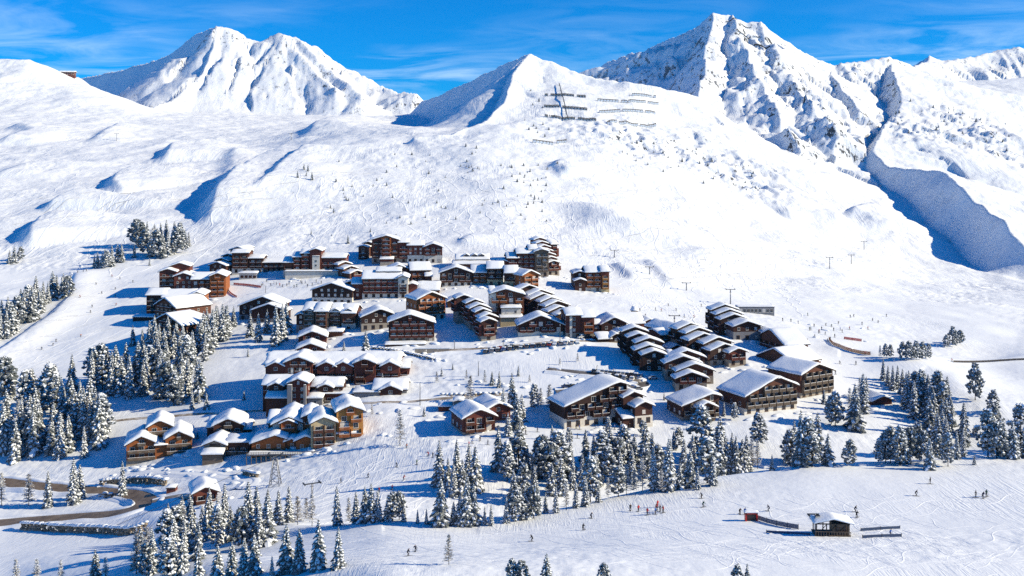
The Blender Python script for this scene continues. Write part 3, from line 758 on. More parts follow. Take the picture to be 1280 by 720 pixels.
row(b, 6, 602, 625, 22, 6.6, 1.5, -.5, wc='dk', bc='st', bh=2.2, p=.40, fs='mix', bw='rd', side='bal')
b = B('chalet', 'dark chalet wedged between the orange hotel and the scalloped row', 557, 577, 384, 10, cat='chalet')
b.u(560, 576, 7, 9, wc='dk', p=.4, fs='win')
b = B('chalet_hotel', 'cream-walled hotel under one wide snow gable with white terrace block before it', 613, 655, 398, 4, cat='hotel')
b.u(613, 655, 26, 14, wc='br', bw='or', p=.30, fs='mix', ax=.45)
b.u(612.5, 620, 28, 17, y0=-.4, wc='wh', r='l', p=.1, fs='none', sn=.2, oh=.2)
b.u(626, 650, 13, 6, y0=-6, wc='wh', r='l', p=.05, fs='win', sn=.7)
b.u(624, 651, 5, 9, y0=-12, zb=0, wc='cr', r='l', p=.03, fs='win', sn=.3)
b = B('chalet', 'wide low dark chalet with red-brown balconies under one thick curved snow roof', 648, 703, 419, 5, cat='chalet')
b.u(648, 704, 11, 14, bh=4, bc='wh', wc='dk', bw='rd', p=.42, fs='mix')
b = B('apartment_building', 'long near-black stepped row with many roof tiers ending in front of the lift slope', 706, 727, 410, 24, ST)
row(b, 7, 696, 727, 18, 6.4, 1.3, -.4, wc='bk', p=.36, fs='none', bw='dk', side='bal')
b = B('apartment_building', 'red-brown block with white stripe wall at the foot of the near-black row', 708, 742, 422, 8)
b.u(708, 727, 25, 14, bh=6, bc='st', wc='rd', r='e', p=.3, fs='win')
b.u(712, 715, 24, .4, y0=-.5, wc='wh', r='l', p=.05, fs='none', sn=.2, oh=.1)
b.u(727, 742, 23, 14, y0=-1.5, bh=6, bc='st', wc='rd', bw='or', r='e', p=.3, fs='bal')
b = B('chalet_hotel', 'dark gabled lodge among jumbled snowy roofs beside the road end', 752, 782, 420, 8, cat='lodge')
b.u(752, 783, 13, 16, wc='dk', p=.5, fs='win', ax=.52)
b.u(773, 812, 10, 18, y0=10, wc='rd', r='e', p=.4, fs='win')
b.u(742, 752, 13, 8, y0=2, wc='dk', r='e', p=.3, fs='bal')
b.u(778, 794, 7, 9, y0=2, wc='rd', p=.45, fs='win')
b = B('entrance_hall', 'small dark entrance hall with a steep snowy gable below the jumbled roofs', 764, 786, 428, 12, cat='entrance')
b.u(764, 776, 7, 7, wc='bk', p=.6, fs='win', sn=.7)
b.u(774, 788, 9, 7, y0=4, wc='bk', p=.6, fs='none', sn=.7)
b.u(748, 764, 5, 6, y0=0, wc='bk', r='l', p=.3, fs='win', sn=.7)
b = B('chalet_hotel', 'red-brown house with a lit balconied gable, behind the eastern stepped rows', 838, 857, 432, 28, cat='chalet')
b.u(836, 858, 17, 18, bh=3, bc='st', wc='rd', bw='br', p=.5, fs='bal')
b.u(824, 838, 14, 11, y0=-1, wc='rd', bw='rd', r='e', p=.3, fs='bal', side='none')

b = B('chalet', 'small snow-covered brown house at the back of the jumbled roofs', 802, 822, 412, 12, cat='chalet')
b.u(802, 822, 8, 10, wc='rd', p=.45, fs='win')
b = B('annex', 'low annex with a drooping white roof in front of the lit balconied gable', 838, 853, 441, 14, cat='annex')
b.u(837, 853, 5, 7, wc='bk', p=.5, fs='none')
b = B('chalet', 'dark gabled house squeezed between white stair tower and balconied gable', 858, 872, 436, 14, cat='chalet')
b.u(858, 872, 8, 9, wc='br', p=.45, fs='win')
b = B('chalet', 'brown house with white roof close behind the lone low hut of cars', 792, 806, 404, 10, cat='chalet') if False else None
# eastern stepped rows
b = B('apartment_building', 'darkest stepped row with a white stair tower, above the shaded road bend', 804, 836, 464, 5, ST)
row(b, 5, 803, 836, 20, 6.2, 1.5, -.6, wc='bk', p=.36, fs='win', side='bal', bw='bk', rside='none')
unit(b.root, b.X(836), b.X(843), 22 * b.s, 5, 1, 0, wc='wh', r='l', p=.05, fs='win', sn=.4, oh=.3)
b = B('apartment_building', 'brown stepped row ending in a balconied gable on stone, nearest the road bend', 846, 890, 488, 5, ST)
row(b, 4, 845, 891, 17, 5.8, 1.7, -.2, wc='dk', bc='st', bh=3, p=.38, fs='mix', bw='rd', side='win')
b = B('apartment_building', 'stepped dark row with rounded snow roofs, in the middle of the eastern group', 892, 925, 455, 20, ST)
unit(b.root, b.X(905), b.X(926), 16 * b.s, 7, -4, 0, wc='rd', bc='st', bh=2.5, p=.40, fs='mix', bw='rd')
row(b, 5, 888, 924, 19, 5.8, 1.5, -1.1, wc='bk', bc='st', bh=2, p=.36, fs='win', side='bal', bw='dk')
b = B('apartment_building', 'stepped dark row standing highest and alone at the edge of the nursery slope', 917, 951, 425, 8, ST)
unit(b.root, b.X(917), b.X(951), 17 * b.s, 10, 0, 0, wc='dk', bc='gr', bh=4, p=.34, fs='win')
row(b, 4, 911, 944, 19, 9, 2.6, -.3, wc='bk', p=.34, fs='win', side='bal', bw='dk', y0=0) if False else None
for i in range(3): unit(b.root, b.X(910) - i * .3, b.X(943) - i * .3, 19 * b.s, 6.4, 10 + i * 6, 1.2 + i * 1.6, wc='bk', p=.36, fs='win', side='bal', bw='dk', rside='win')
b = B('chalet', 'small black cube of a chalet with one bright window beside a big buried roof', 961, 979, 433, 10, cat='chalet')
b.u(961, 979, 13, 13, wc='bk', p=.34, fs='win', bc='st', bh=1.5)
b = B('lodge', 'lodge almost buried under one huge plain snow roof by the nursery slope', 982, 1006, 446, 16, cat='lodge')
b.u(980, 1010, 14, 20, wc='br', r='e', p=.42, fs='win', ax=.6, rside='win', side='bal')
b = B('shelter', 'tiny round-roofed shelter with a mushroom of snow on the sunny path', 964, 975, 452, 0, cat='shelter')
b.u(965, 974, 5.5, 4, wc='bk', p=.7, fs='none', sn=1.3, oh=.6)
b = B('chalet_hotel', 'hotel with a plain white roof slope facing us and a narrow lit gable end', 986, 1026, 462, 34, cat='hotel')
b.u(990, 1024, 10, 20, wc='br', r='e', p=.44, fs='win', rside='bal', bw='rd')
b = B('chalet_hotel', 'tall brown hotel with stacked balconies and white stone foot, by the wooded knoll', 1003, 1040, 494, 32, cat='hotel')
b.u(1001, 1041, 25, 18, bh=6, bc='st', wc='br', bw='gy', p=.36, fs='bal', side='none')
b = B('chalet_hotel', 'long brown hotel, five balcony floors over white arches, single huge snow roof', 933, 995, 514, 24, cat='hotel')
b.u(931, 996, 19, 17, bh=7, bc='wh', wc='br', bw='gy', p=.40, fs='bal', ax=.62, side='win')
b = B('chalet', 'snowy chalet with a cross gable and timber props, alone on open snow below stepped rows', 853, 898, 523, 16, cat='chalet')
b.u(853, 899, 15, 14, wc='dk', bc='st', bh=3, p=.32, fs='mix', bw='gy', ax=.8)
b.u(868, 890, 14, 7, y0=-3, wc='br', bw='gy', p=.46, fs='bal', sn=.7)
b = B('chalet_hotel', 'very dark long hotel on a white arched base with roof rising to the right', 709, 782, 531, 21, cat='hotel')
b.u(706, 784, 23, 14, bh=11, bc='wh', wc='bk', bw='dk', p=.34, fs='mix', ax=.86, side='none', pale=.6)
b.u(775, 800, 27, 12, y0=-3, zb=3, wc='dk', p=.42, fs='none')
b.u(782, 804, 19, 11, y0=-8, zb=3, bh=10, bc='wh', wc='dk', p=.46, fs='win', pale=.8)
b.u(768, 782, 9, 6, y0=-7, zb=2, wc='dk', r='l', p=.35, fs='none', sn=.6)
b = B('chalet', 'stout brown chalet with a boarded gable above the piste, front one of the pair', 579, 618, 541, 20, cat='chalet')
b.u(579, 619, 17, 15, wc='rd', bw='br', p=.46, fs='mix', bc='st', bh=2)
b = B('chalet', 'stout brown chalet half hidden behind its twin, beside tall dark spruces', 610, 637, 527, 20, cat='chalet')
b.u(608, 638, 14, 15, wc='rd', p=.46, fs='win', bc='st', bh=2)
b = B('shed', 'small low wooden shed with a flat cushion of snow, on the shaded lane', 547, 566, 514, 3, cat='shed')
b.u(548, 566, 5, 5, wc='rd', r='l', p=.1, fs='none', sn=.8, oh=.4)
b = B('hut', 'round-topped stone hut at the end of the low wooden shed', 567, 579, 515, 3, cat='hut')
b.u(567, 579, 11, 5, wc='st', p=.25, fs='none', sn=1.0, oh=.3)

# long lower complex
b = B('apartment_building', 'very long russet residence under one scalloped snow roof with five small gables', 332, 510, 480, 1)
z_e = 22 * b.s
b.u(332, 500, 22, 17, wc='rd', bw='br', r='e', p=.34, fs='bal', sn=1.1)
for px, wd in ((346, 8), (409, 8), (430, 8), (488, 8)): dormer(b.root, b.X(px), -2.2, z_e - 1.2, wd, 1.4, 8, 'rd', .9, .5)
b.u(358, 392, 25, 16, y0=-3, wc='rd', bw='br', p=.40, fs='mix', sn=1.0)
b.u(366, 369, 20, .5, y0=-4.1, wc='wh', r='l', p=.02, fs='none', sn=.1, oh=0, side='none', rside='none')
b.u(376, 379, 20, .5, y0=-4.1, wc='wh', r='l', p=.02, fs='none', sn=.1, oh=0, side='none', rside='none')
b.u(444, 470, 24, 15, y0=-3, wc='rd', bw='br', p=.42, fs='mix', sn=1.0)
b.u(498, 511, 17, 12, y0=2, wc='rd', bw='br', r='e', p=.34, fs='bal')
b = B('terrace_building', 'low front wing of the long residence, snow roofs, grey concrete pillar tower', 326, 509, 505, 1, cat='terrace building')
b.u(326, 366, 16, 12, y0=4, zb=4, wc='dk', bw='br', r='e', p=.30, fs='rail', sn=1.1)
dormer(b.root, b.X(344), 1.8, 20 * b.s - .6, 6, 1.0, 7, 'dk', .9, .45)
b.u(334, 364, 9, 5, y0=-2, wc='dk', r='l', p=.3, fs='none', sn=.8)
b.u(363, 386, 25, 12, y0=-3, wc='rd', bw='br', p=.42, fs='win', sn=1.0)
b.u(362, 367.5, 23, 3.5, y0=-5, wc='gr', r='l', p=.02, fs='none', sn=.1, oh=0, side='none', rside='none')
b.u(382, 385, 23, 3, y0=-5, wc='gr', r='l', p=.02, fs='none', sn=.1, oh=0, side='none', rside='none')
b.u(388, 426, 14, 11, y0=4, zb=4, wc='dk', bw='br', r='e', p=.3, fs='rail', sn=1.1)
dormer(b.root, b.X(406), 1.8, 18 * b.s - .6, 6, 1.0, 7, 'dk', .9, .45)
b.u(386, 404, 9, 6, y0=-3, wc='gr', r='l', p=.1, fs='win', sn=.9)
b.u(403, 444, 10, 7, y0=2, wc='rd', bw='gy', r='l', p=.06, fs='mix', sn=.5)
b.u(442, 474, 12, 9, y0=1, zb=0, wc='gr', r='l', p=.05, fs='none', sn=.7)
b.u(466, 508, 15, 13, y0=2, wc='gr', r='e', p=.34, fs='none', sn=1.1)
dormer(b.root, b.X(488), .5, 13 * b.s, 9, 1.0, 8, 'dk', .9, .45)
b = B('chalet', 'russet chalet on the shaded bank, upper one of the pair above the long residence', 373, 408, 433, 8, cat='chalet')
b.u(373, 408, 10, 14, wc='rd', bw='rd', p=.42, fs='mix', sn=1.0)
b = B('chalet', 'russet chalet on the shaded bank, lower one of the pair above the long residence', 371, 405, 448, 8, cat='chalet')
b.u(371, 405, 10, 11, wc='rd', bw='or', p=.42, fs='mix', sn=1.0)

# lower sunny chalets
LG = 'honey-coloured chalets of the lower terrace'
b = B('chalet', 'honey-coloured chalet with two pale balcony rails, nearest the hairpin lane', 160, 195, 578, 17, LG, cat='chalet')
b.u(158, 196, 20, 15, wc='or', bw='gy', p=.55, fs='rail', sn=1.2, bh=4, bc='st')
b = B('chalet', 'honey-coloured chalet set back highest between its two neighbours by the lane', 184, 212, 572, 17, LG, cat='chalet')
b.u(184, 214, 30, 14, y0=6, wc='or', bw='gy', p=.55, fs='rail', sn=1.2)
b.u(194, 209, 14, 8, y0=-1, wc='or', bw='br', p=.05, r='l', fs='none', sn=.7)
b = B('chalet', 'honey-coloured chalet at the shaded east end of the three by the lane', 208, 240, 566, 17, LG, cat='chalet')
b.u(207, 240, 16, 15, wc='or', bw='gy', p=.55, fs='rail', sn=1.2)
b = B('chalet', 'brown chalet with two white balcony stripes above a stone garage wing', 267, 301, 553, 8, cat='chalet')
b.u(266, 303, 17, 14, y0=2, wc='br', bw='wh' if False else 'gy', p=.48, fs='rail', sn=1.3)
b.u(256, 268, 13, 9, y0=6, wc='dk', r='l', p=.2, fs='none', sn=.9)
b.u(302, 312, 11, 9, y0=5, wc='dk', r='e', p=.4, fs='none', sn=.9)
b = B('garage_wing', 'grey stone garage wing with one arched gable, below the white-striped chalet', 256, 311, 571, 3, cat='garage')
b.u(255, 282, 13, 12, wc='st', p=.42, fs='none', sn=1.0)
link('garage_door', win_mesh(4.0, 2.2, 'b', False), b.root, (b.X(268.5), -.02, 13 * b.s))
b.u(256, 281, 7, 3, y0=-4, wc='gy', r='l', p=.25, fs='none', sn=.9)
b.u(281, 312, 12, 9, y0=1, zb=3, wc='br', bw='gy', r='l', p=.06, fs='mix', sn=.8)
b = B('chalet_hotel', 'cream-walled hotel with honey balconies under the middle gable of lower terrace', 342, 380, 554, 5, LG, cat='hotel')
b.u(341, 381, 21, 20, wc='wh', bw='or', p=.46, fs='win', sn=1.2, fr='b')
b.u(350, 372, 22, 1.6, y0=-1.6, wc='or', bw='or', p=.46, fs='bal', sn=.4, oh=.4, side='none', rside='none')
b.u(333, 343, 20, 14, y0=5, wc='br', r='e', p=.4, fs='bal')
b = B('chalet_hotel', 'narrow brown house squeezed between cream hotel and the white-balconied gable', 379, 393, 553, 8, LG, cat='chalet')
b.u(378, 394, 26, 15, y0=3, wc='br', bw='or', p=.44, fs='bal', sn=1.1)
b = B('chalet_hotel', 'gabled hotel with cream-and-timber balconies above the terrace cafe', 390, 419, 558, 14, LG, cat='hotel')
b.u(389, 420, 26, 15, wc='cr', bw='br', p=.46, fs='bal', sn=1.2)
b.u(402, 446, 12, 8, y0=1, wc='br', bw='gy', r='l', p=.1, fs='bal', sn=.7)
b = B('chalet_hotel', 'golden-gabled hotel with white middle floor at east end of lower terrace', 422, 453, 548, 15, LG, cat='hotel')
b.u(421, 454, 30, 16, wc='ye', bw='or', p=.42, fs='mix', sn=1.2, bh=3, bc='st')
b.u(425, 436, 8, .3, y0=-.35, zb=12, wc='wh', r='l', p=.02, fs='win', sn=.1, oh=0, side='none', rside='none', found=0)
b = B('restaurant', 'low terrace restaurant with three snowy roofs and a timber deck on posts', 314, 396, 566, 3, cat='restaurant')
b.u(314, 356, 8, 13, y0=1, zb=3, wc='or', p=.34, fs='win', sn=1.2, ax=.7)
b.u(356, 372, 9, 10, y0=2, zb=3, wc='or', p=.4, fs='win', sn=1.1)
b.u(370, 396, 10, 12, y0=0, zb=3, wc='or', p=.48, fs='win', sn=1.1)
k_ = MB(); xa, xb = b.X(312), b.X(402)
k_.box(xa, xb, -6, 1, .6, .85, 0)
for i in range(16): k_.box(xa + (xb - xa) * i / 15 - .12, xa + (xb - xa) * i / 15 + .12, -5.9, -5.6, -4, .6, 0)
for z in (1.1, 1.5, 1.85): k_.box(xa, xb, -6, -5.92, z, z + .12, 0)
for i in range(31): k_.box(xa + (xb - xa) * i / 30 - .06, xa + (xb - xa) * i / 30 + .06, -6.02, -5.9, .85, 1.9, 0)
k_.box(xa + .3, xb - .3, -5.85, -.5, .85, 1.05, 1)
k_.obj('deck', (WC['gy'], M['snow']), b.root)
b = B('hut', 'lone dark hut with a thick snow roof inside the hairpin bend', 243, 271, 628, 22, cat='hut')
b.u(242, 272, 11, 10, wc='rd', bw='br', p=.46, fs='mix', sn=1.1)
b = B('shed', 'tiny flat-roofed wooden cabin on the bank above the hairpin', 207, 219, 616, 2, cat='shed')
b.u(208, 219, 5.5, 3, wc='rd', r='l', p=.05, fs='none', sn=.5, oh=.3)
b = B('hut', 'small dark hut with shallow snow roof on the wooded knoll', 1091, 1114, 506, 14, cat='hut')
b.u(1090, 1115, 5, 8, wc='rd', p=.40, fs='none', sn=.9)
b = B('gallery', 'long pale concrete gallery with dark openings behind the highest eastern row', 922, 968, 392, 0, cat='gallery')
b.u(922, 968, 8, 6, wc='gr', r='l', p=.03, fs='none', sn=.3, oh=.2)
for i in range(9): put_win(b.root, b.X(926 + i * 4.8), -.05, 1.7, 1.7, 2.0, 'w', 0, .3)
b = B('summit_restaurant', 'tiny red-brown restaurant on the far left skyline below the rounded summit', 74, 93, 94, 10, cat='restaurant')
b.u(75, 93, 4, 14, wc='rd', r='e', p=.2, fs='win', sn=1.5, oh=2)
# round lift kiosk with a dome of snow
P, s = spot(793, 396)
r_ = empty('kiosk', P); lab(r_, 'round tan kiosk with a domed cap of snow on the lift slope', 'kiosk')
k_ = MB(); k_.tube([(0, 0, -2), (0, 0, 3.6)], 1.9, 10, 0, smooth=False); k_.obj('wall', WC['gy'], r_)
k_ = MB(); k_.tube([(0, 0, 3.5), (0, 0, 3.8), (0, 0, 4.6), (0, 0, 5.3), (0, 0, 5.6)], 2.6, 12, 0, r2=1.0); k_.obj('roof', M['snow'], r_)
for a_ in (-.5, .6): link('window', win_mesh(1.2, 1.6, 'b', False), r_, (math.sin(a_) * 1.88, -math.cos(a_) * 1.88, 2.0), a_)
# ------------------------------------------------------------------ trees
def leafy(name, lo, hi):
    m = mat(name, lo, .9, .1); n = NT(m); f = n.noise(n.n('ShaderNodeTexCoord').outputs['Object'], 3.5, 3)
    n.l(n.ramp(f, [(.35, lo), (.7, hi)]), n.b.inputs['Base Color']); return m
def frosted(name, lo, mid, hi, sc=4.0):
    m = mat(name, lo, .9, .1); n = NT(m); f = n.noise(n.n('ShaderNodeTexCoord').outputs['Object'], sc, 4, .75)
    n.l(n.ramp(f, [(.31, lo), (.46, mid), (.60, hi)]), n.b.inputs['Base Color']); return m
M['needle'] = frosted('spruce needles', (.014, .022, .017), (.042, .052, .040), (.42, .45, .48))
M['needle2'] = frosted('pine needles', (.013, .022, .021), (.036, .050, .044), (.34, .37, .41))
M['twig'] = frosted('bare larch twigs', (.11, .085, .065), (.24, .20, .165), (.50, .50, .50))
M['bark'] = leafy('bark', (.035, .025, .02), (.10, .075, .055))
m = M['frost'] = mat('branch snow', SNOW_C, .8, .1)
TR = random.Random(5)

def trunk_mesh(h, r0):
    b = MB(); b.tube([(0, 0, -1.2), (0, 0, h * .3), (.05, 0, h * .65), (0, .03, h * .97)], r0, 6, 0, r2=.03); return b.mesh('trunk', M['bark'])

def spruce(seed, H=14.0, R=2.5, snow=.7, dens=1.0, power=.9):
    r = random.Random(seed); b = MB()
    nl = int(23 * dens); z = .07
    for k in range(nl):
        t = k / (nl - 1); z = (.05 + .93 * t) * H; rad = R * ((1 - t) ** power) * r.uniform(.82, 1.12) + .12
        nb = max(4, int(10 - 5 * t)); a0 = r.uniform(0, 6.28)
        for i in range(nb):
            if r.random() < .08: continue
            a = a0 + 6.283 * i / nb + r.uniform(-.3, .3); L = rad * r.uniform(.7, 1.18); dr = r.uniform(.18, .5) * L + .1; w = L * r.uniform(.24, .36) + .10
            ca, sa = math.cos(a), math.sin(a)
            def pt(u, s, dz): return (ca * u * L - sa * s, sa * u * L + ca * s, z + r.uniform(-.04, .04) + dz - dr * u * u + .18 * L * u * (1 - u))
            # dark bough: a tented strip with a ragged hem
            vs, fs = [], []
            us = (.08, .4, .75, 1.0); ws = (.35, 1.0, .75, .06)
            for u, q in zip(us, ws):
                vs += [pt(u, -w * q * r.uniform(.8, 1.2), -.32 * w - .12), pt(u, 0, 0), pt(u, w * q * r.uniform(.8, 1.2), -.32 * w - .12)]
            for j in range(3):
                fs += [(j * 3, j * 3 + 1, j * 3 + 4, j * 3 + 3), (j * 3 + 1, j * 3 + 2, j * 3 + 5, j * 3 + 4)]
            b.add(vs, fs, 0)
            # hanging twigs under it
            for q in range(2):
                u = r.uniform(.4, .95); s_ = r.uniform(-w * .6, w * .6); p0 = pt(u, s_, -.1); ln = r.uniform(.25, .6)
                b.add([p0, (p0[0] + ca * .25, p0[1] + sa * .25, p0[2] - .1), (p0[0] + ca * .1, p0[1] + sa * .1, p0[2] - ln)], [(0, 1, 2)], 0)
            if r.random() < snow:
                vs = []; sc = r.uniform(.5, .85); u0 = r.uniform(.15, .4)
                for u, q in zip((u0, u0 + .25, min(.98, u0 + .5), min(1.03, u0 + .62)), (.3, .9, .7, .1)):
                    ww = w * q * sc; vs += [pt(u, -ww, -.30 * ww + .02), pt(u, 0, .16), pt(u, ww, -.30 * ww + .02)]
                b.add(vs, fs, 1)
    b.add([(0.1, 0, H * .93), (-.06, .09, H * .93), (-.06, -.09, H * .93), (0, 0, H * 1.02)], [(0, 1, 3), (1, 2, 3), (2, 0, 3)], 0)
    return b.mesh('crown', M['needle'], M['frost']), trunk_mesh(H, .26)

_ico = None
def ico():
    global _ico
    if _ico is None:
        bm = bmesh.new(); bmesh.ops.create_icosphere(bm, subdivisions=1, radius=1); bm.verts.ensure_lookup_table()
        _ico = ([v.co.copy() for v in bm.verts], [tuple(v.index for v in f.verts) for f in bm.faces]); bm.free()
    return _ico
def pine(seed, H=11.0, R=2.9, snow=.5, n=150):
    """stone pine: rounded, clumped crown"""
    r = random.Random(seed); b = MB(); V0, F0 = ico()
    for i in range(n):
        t = r.random() ** .8; z = (.14 + .84 * t) * H
        prof = R * min(1, (1.06 - t) * 2.1) ** .75 * (.62 + .38 * min(1, t * 4))
        a = r.uniform(0, 6.28); q = prof * math.sqrt(r.uniform(.25, 1)) * (1 + .18 * math.sin(3 * a + seed) + .12 * math.sin(z * 2.1 + a * 2))
        c = Vector((math.cos(a) * q, math.sin(a) * q, z - .22 * q)); s = r.uniform(.38, .74)
        vs = [c + Vector((v.x * s * r.uniform(.6, 1.35), v.y * s * r.uniform(.6, 1.35), v.z * s * .85 * r.uniform(.6, 1.4))) for v in V0]
        fr, gr = [], []
        sn = r.random() < snow + .25
        for f in F0:
            nn = (vs[f[1]] - vs[f[0]]).cross(vs[f[2]] - vs[f[0]]).normalized()
            (fr if sn and nn.z > .35 and r.random() < snow + .3 else gr).append(f)
        base = len(b.v); b.add(vs, gr, 0)
        b.f += [tuple(base + k for k in f) for f in fr]; b.m += [1] * len(fr); b.sm += [False] * len(fr)
        for k in range(3):
            d = Vector((r.uniform(-1, 1), r.uniform(-1, 1), r.uniform(-.3, 1))).normalized(); p0 = c + d * s * .7; p1 = c + d * s * 1.7; sd = d.cross(Vector((.3, .5, .8))).normalized() * .13
            b.add([p0 - sd, p0 + sd, p1], [(0, 1, 2)], 0)
    return b.mesh('crown', M['needle2'], M['frost']), trunk_mesh(H * .95, .30)
def larch(seed, H=10.0, R=2.4, frost=.45):
    r = random.Random(seed); b = MB()
    def stick(p, q, w, mi):
        p, q = Vector(p), Vector(q); d = (q - p).normalized(); s = d.cross(Vector((r.uniform(-1, 1), r.uniform(-1, 1), .4))).normalized() * w
        b.add([p - s, p + s, q + s * .3, q - s * .3], [(0, 1, 2, 3)], mi)
    for k in range(130):
        t = r.random(); z = (.12 + .86 * t) * H; L = R * (1 - t) ** .8 * r.uniform(.6, 1.1) + .2; a = r.uniform(0, 6.28); ca, sa = math.cos(a), math.sin(a)
        e = (ca * L, sa * L, z + L * r.uniform(-.15, .35))
        stick((0, 0, z), e, .085, 0)
        for j in range(12):
            u = r.uniform(.2, 1); p = (ca * L * u, sa * L * u, z + (e[2] - z) * u)
            d = (r.uniform(-1, 1), r.uniform(-1, 1), r.uniform(-.5, .7)); ln = r.uniform(.25, .6)
            stick(p, (p[0] + d[0] * ln, p[1] + d[1] * ln, p[2] + d[2] * ln), .075, 1 if r.random() < frost else 0)
    return b.mesh('crown', M['twig'], M['frost']), trunk_mesh(H, .2)
# kinds: crown, trunk, height of the pattern
KIND = {}
for i, a in enumerate([(1, 14, 2.8, .70, 1, .78), (2, 15, 2.5, .88, 1.1, .72), (3, 13, 3.1, .68, .95, .8), (4, 16, 2.5, .96, 1.1, .7), (5, 12, 2.8, .85, .9, .8)]): KIND['s%d' % i] = (*spruce(*a), a[1])
for i, a in enumerate([(11, 11, 2.7, .50, 150), (12, 12, 2.5, .62, 160), (13, 10, 2.9, .45, 150), (14, 12.5, 2.3, .75, 160)]): KIND['p%d' % i] = (*pine(*a), a[1])
for i, a in enumerate([(21, 10, 2.3, .4), (22, 11, 2.0, .65)]): KIND['l%d' % i] = (*larch(*a), a[1])
LOOK = {'s0': 'snow-flecked dark spruce', 's1': 'narrow snowy spruce', 's2': 'broad dark-skirted spruce', 's3': 'slender white-laden spruce', 's4': 'bushy snowy spruce',
        'p0': 'rounded dark stone pine', 'p1': 'snow-clumped stone pine', 'p2': 'squat dark stone pine', 'p3': 'tall frosted stone pine', 'l0': 'bare brown larch', 'l1': 'frost-white bare larch'}
NAME = {'s': 'spruce_tree', 'p': 'pine_tree', 'l': 'larch_tree'}
TREES = []       # (px, py, height px, kind, cluster)
def put(cl, pts, mix='ssssp'):
    for p in pts:
        k = p[3] if len(p) > 3 else TR.choice(mix)
        if len(k) == 1: k = k + str(TR.randrange({'s': 5, 'p': 4, 'l': 2}[k]))
        TREES.append((p[0], p[1], p[2], k, cl))
def inside(p, poly):
    c = False; j = len(poly) - 1
    for i in range(len(poly)):
        a, b_ = poly[i], poly[j]
        if (a[1] > p[1]) != (b_[1] > p[1]) and p[0] < (b_[0] - a[0]) * (p[1] - a[1]) / (b_[1] - a[1]) + a[0]: c = not c
        j = i
    return c
def fill(cl, poly, n, h0, h1, gap=6, mix='ssssp'):
    xs = [q[0] for q in poly]; ys = [q[1] for q in poly]; got = []
    for _ in range(n * 60):
        if len(got) >= n: break
        p = (TR.uniform(min(xs), max(xs)), TR.uniform(min(ys), max(ys)))
        if inside(p, poly) and all((p[0] - q[0]) ** 2 + ((p[1] - q[1]) * 1.7) ** 2 > gap * gap for q in got): got.append(p)
    put(cl, [(x, y, TR.uniform(h0, h1)) for x, y in got], mix)

put('in the dark clump on the western slope', [(171, 306, 33), (176, 312, 36), (182, 318, 32), (189, 321, 34), (196, 323, 36), (203, 322, 34), (210, 320, 34), (216, 318, 33), (222, 317, 34), (229, 316, 30), (184, 306, 30), (193, 309, 30), (201, 308, 30), (208, 308, 34), (218, 308, 32), (225, 308, 30)], 'ssp')
put('just off the western slope clump', [(236, 308, 19), (168, 322, 17), (187, 332, 10)], 's')
put('in the small clump beneath dark clump', [(118, 334, 16), (122, 335, 20), (128, 335, 20), (134, 335, 22), (140, 333, 27), (147, 328, 24), (152, 328, 24), (131, 330, 20)], 'ssp')
put('in the tiny clump at western edge', [(12, 330, 18), (18, 329, 22), (26, 326, 18)], 'sp')
put('in the wood along the curved piste edge', [(85, 371, 27), (79, 372, 31), (71, 371, 28), (66, 374, 36), (60, 379, 28), (54, 381, 30), (50, 391, 32), (45, 386, 42), (40, 401, 44), (35, 392, 36), (30, 403, 42), (22, 408, 38), (26, 394, 34), (15, 417, 40), (8, 422, 38), (0, 424, 36), (10, 400, 30), (2, 404, 30), (18, 398, 28), (-8, 428, 38)], 'ssssp')
put('in the western valley wood, upper rank', [(6, 503, 58), (12, 498, 44), (31, 519, 56, 'p1'), (38, 508, 46, 'p3'), (63, 517, 62, 'p3'), (70, 518, 50, 'p1'), (80, 519, 36), (90, 488, 46, 's0'), (46, 506, 20), (53, 512, 30)], 'sp')
fill('in the western valley wood, lower rank', [(0, 545), (50, 535), (90, 520), (112, 540), (136, 556), (104, 575), (60, 572), (0, 580)], 24, 42, 60, 9, 'ssssspl')
put('in the tall clump beside the road bank', [(104, 548, 66, 's1'), (100, 535, 60, 's3'), (112, 527, 58, 's4'), (124, 558, 62, 's4'), (119, 543, 60, 's1'), (105, 572, 40, 's3')])
fill('in the dense wood above the valley lane', [(106, 492), (150, 497), (200, 507), (246, 508), (260, 500), (232, 468), (180, 470), (112, 474)], 28, 42, 58, 10, 'sssssp')
put('at the eastern tip of the lane wood', [(249, 504, 15), (258, 512, 22), (240, 512, 26)], 's')
fill('in the frosted wood below the western chalets', [(176, 448), (200, 455), (236, 468), (262, 446), (286, 420), (272, 410), (246, 436), (205, 436)], 22, 32, 48, 8, 's')
put('in the blue shade west of the chalets', [(166, 432, 26, 's0'), (178, 438, 28), (187, 440, 40), (193, 436, 42)], 's')
put('before the long dark two-gabled chalet', [(313, 421, 30), (323, 427, 36, 's3'), (334, 416, 30), (345, 432, 52, 's3'), (353, 426, 48, 's1'), (358, 416, 40), (272, 412, 30), (284, 412, 32), (292, 408, 26)], 's')
put('alone on the bank above the long residence', [(457, 449, 37, 's4')])
put('inside the hairpin road', [(36, 632, 40, 'l0'), (60, 634, 46, 's1'), (92, 630, 58, 's3'), (100, 624, 44, 's1'), (153, 622, 46, 's1'), (2, 632, 42)], 'l')
fill('in the thick wood by the cable cabin', [(150, 728), (176, 706), (205, 676), (240, 662), (258, 690), (232, 728)], 22, 44, 58, 9, 'ssspl')
fill('in the thick wood below the lone hut', [(246, 676), (262, 658), (300, 654), (345, 664), (330, 690), (268, 690)], 17, 44, 60, 10, 'ssssp')
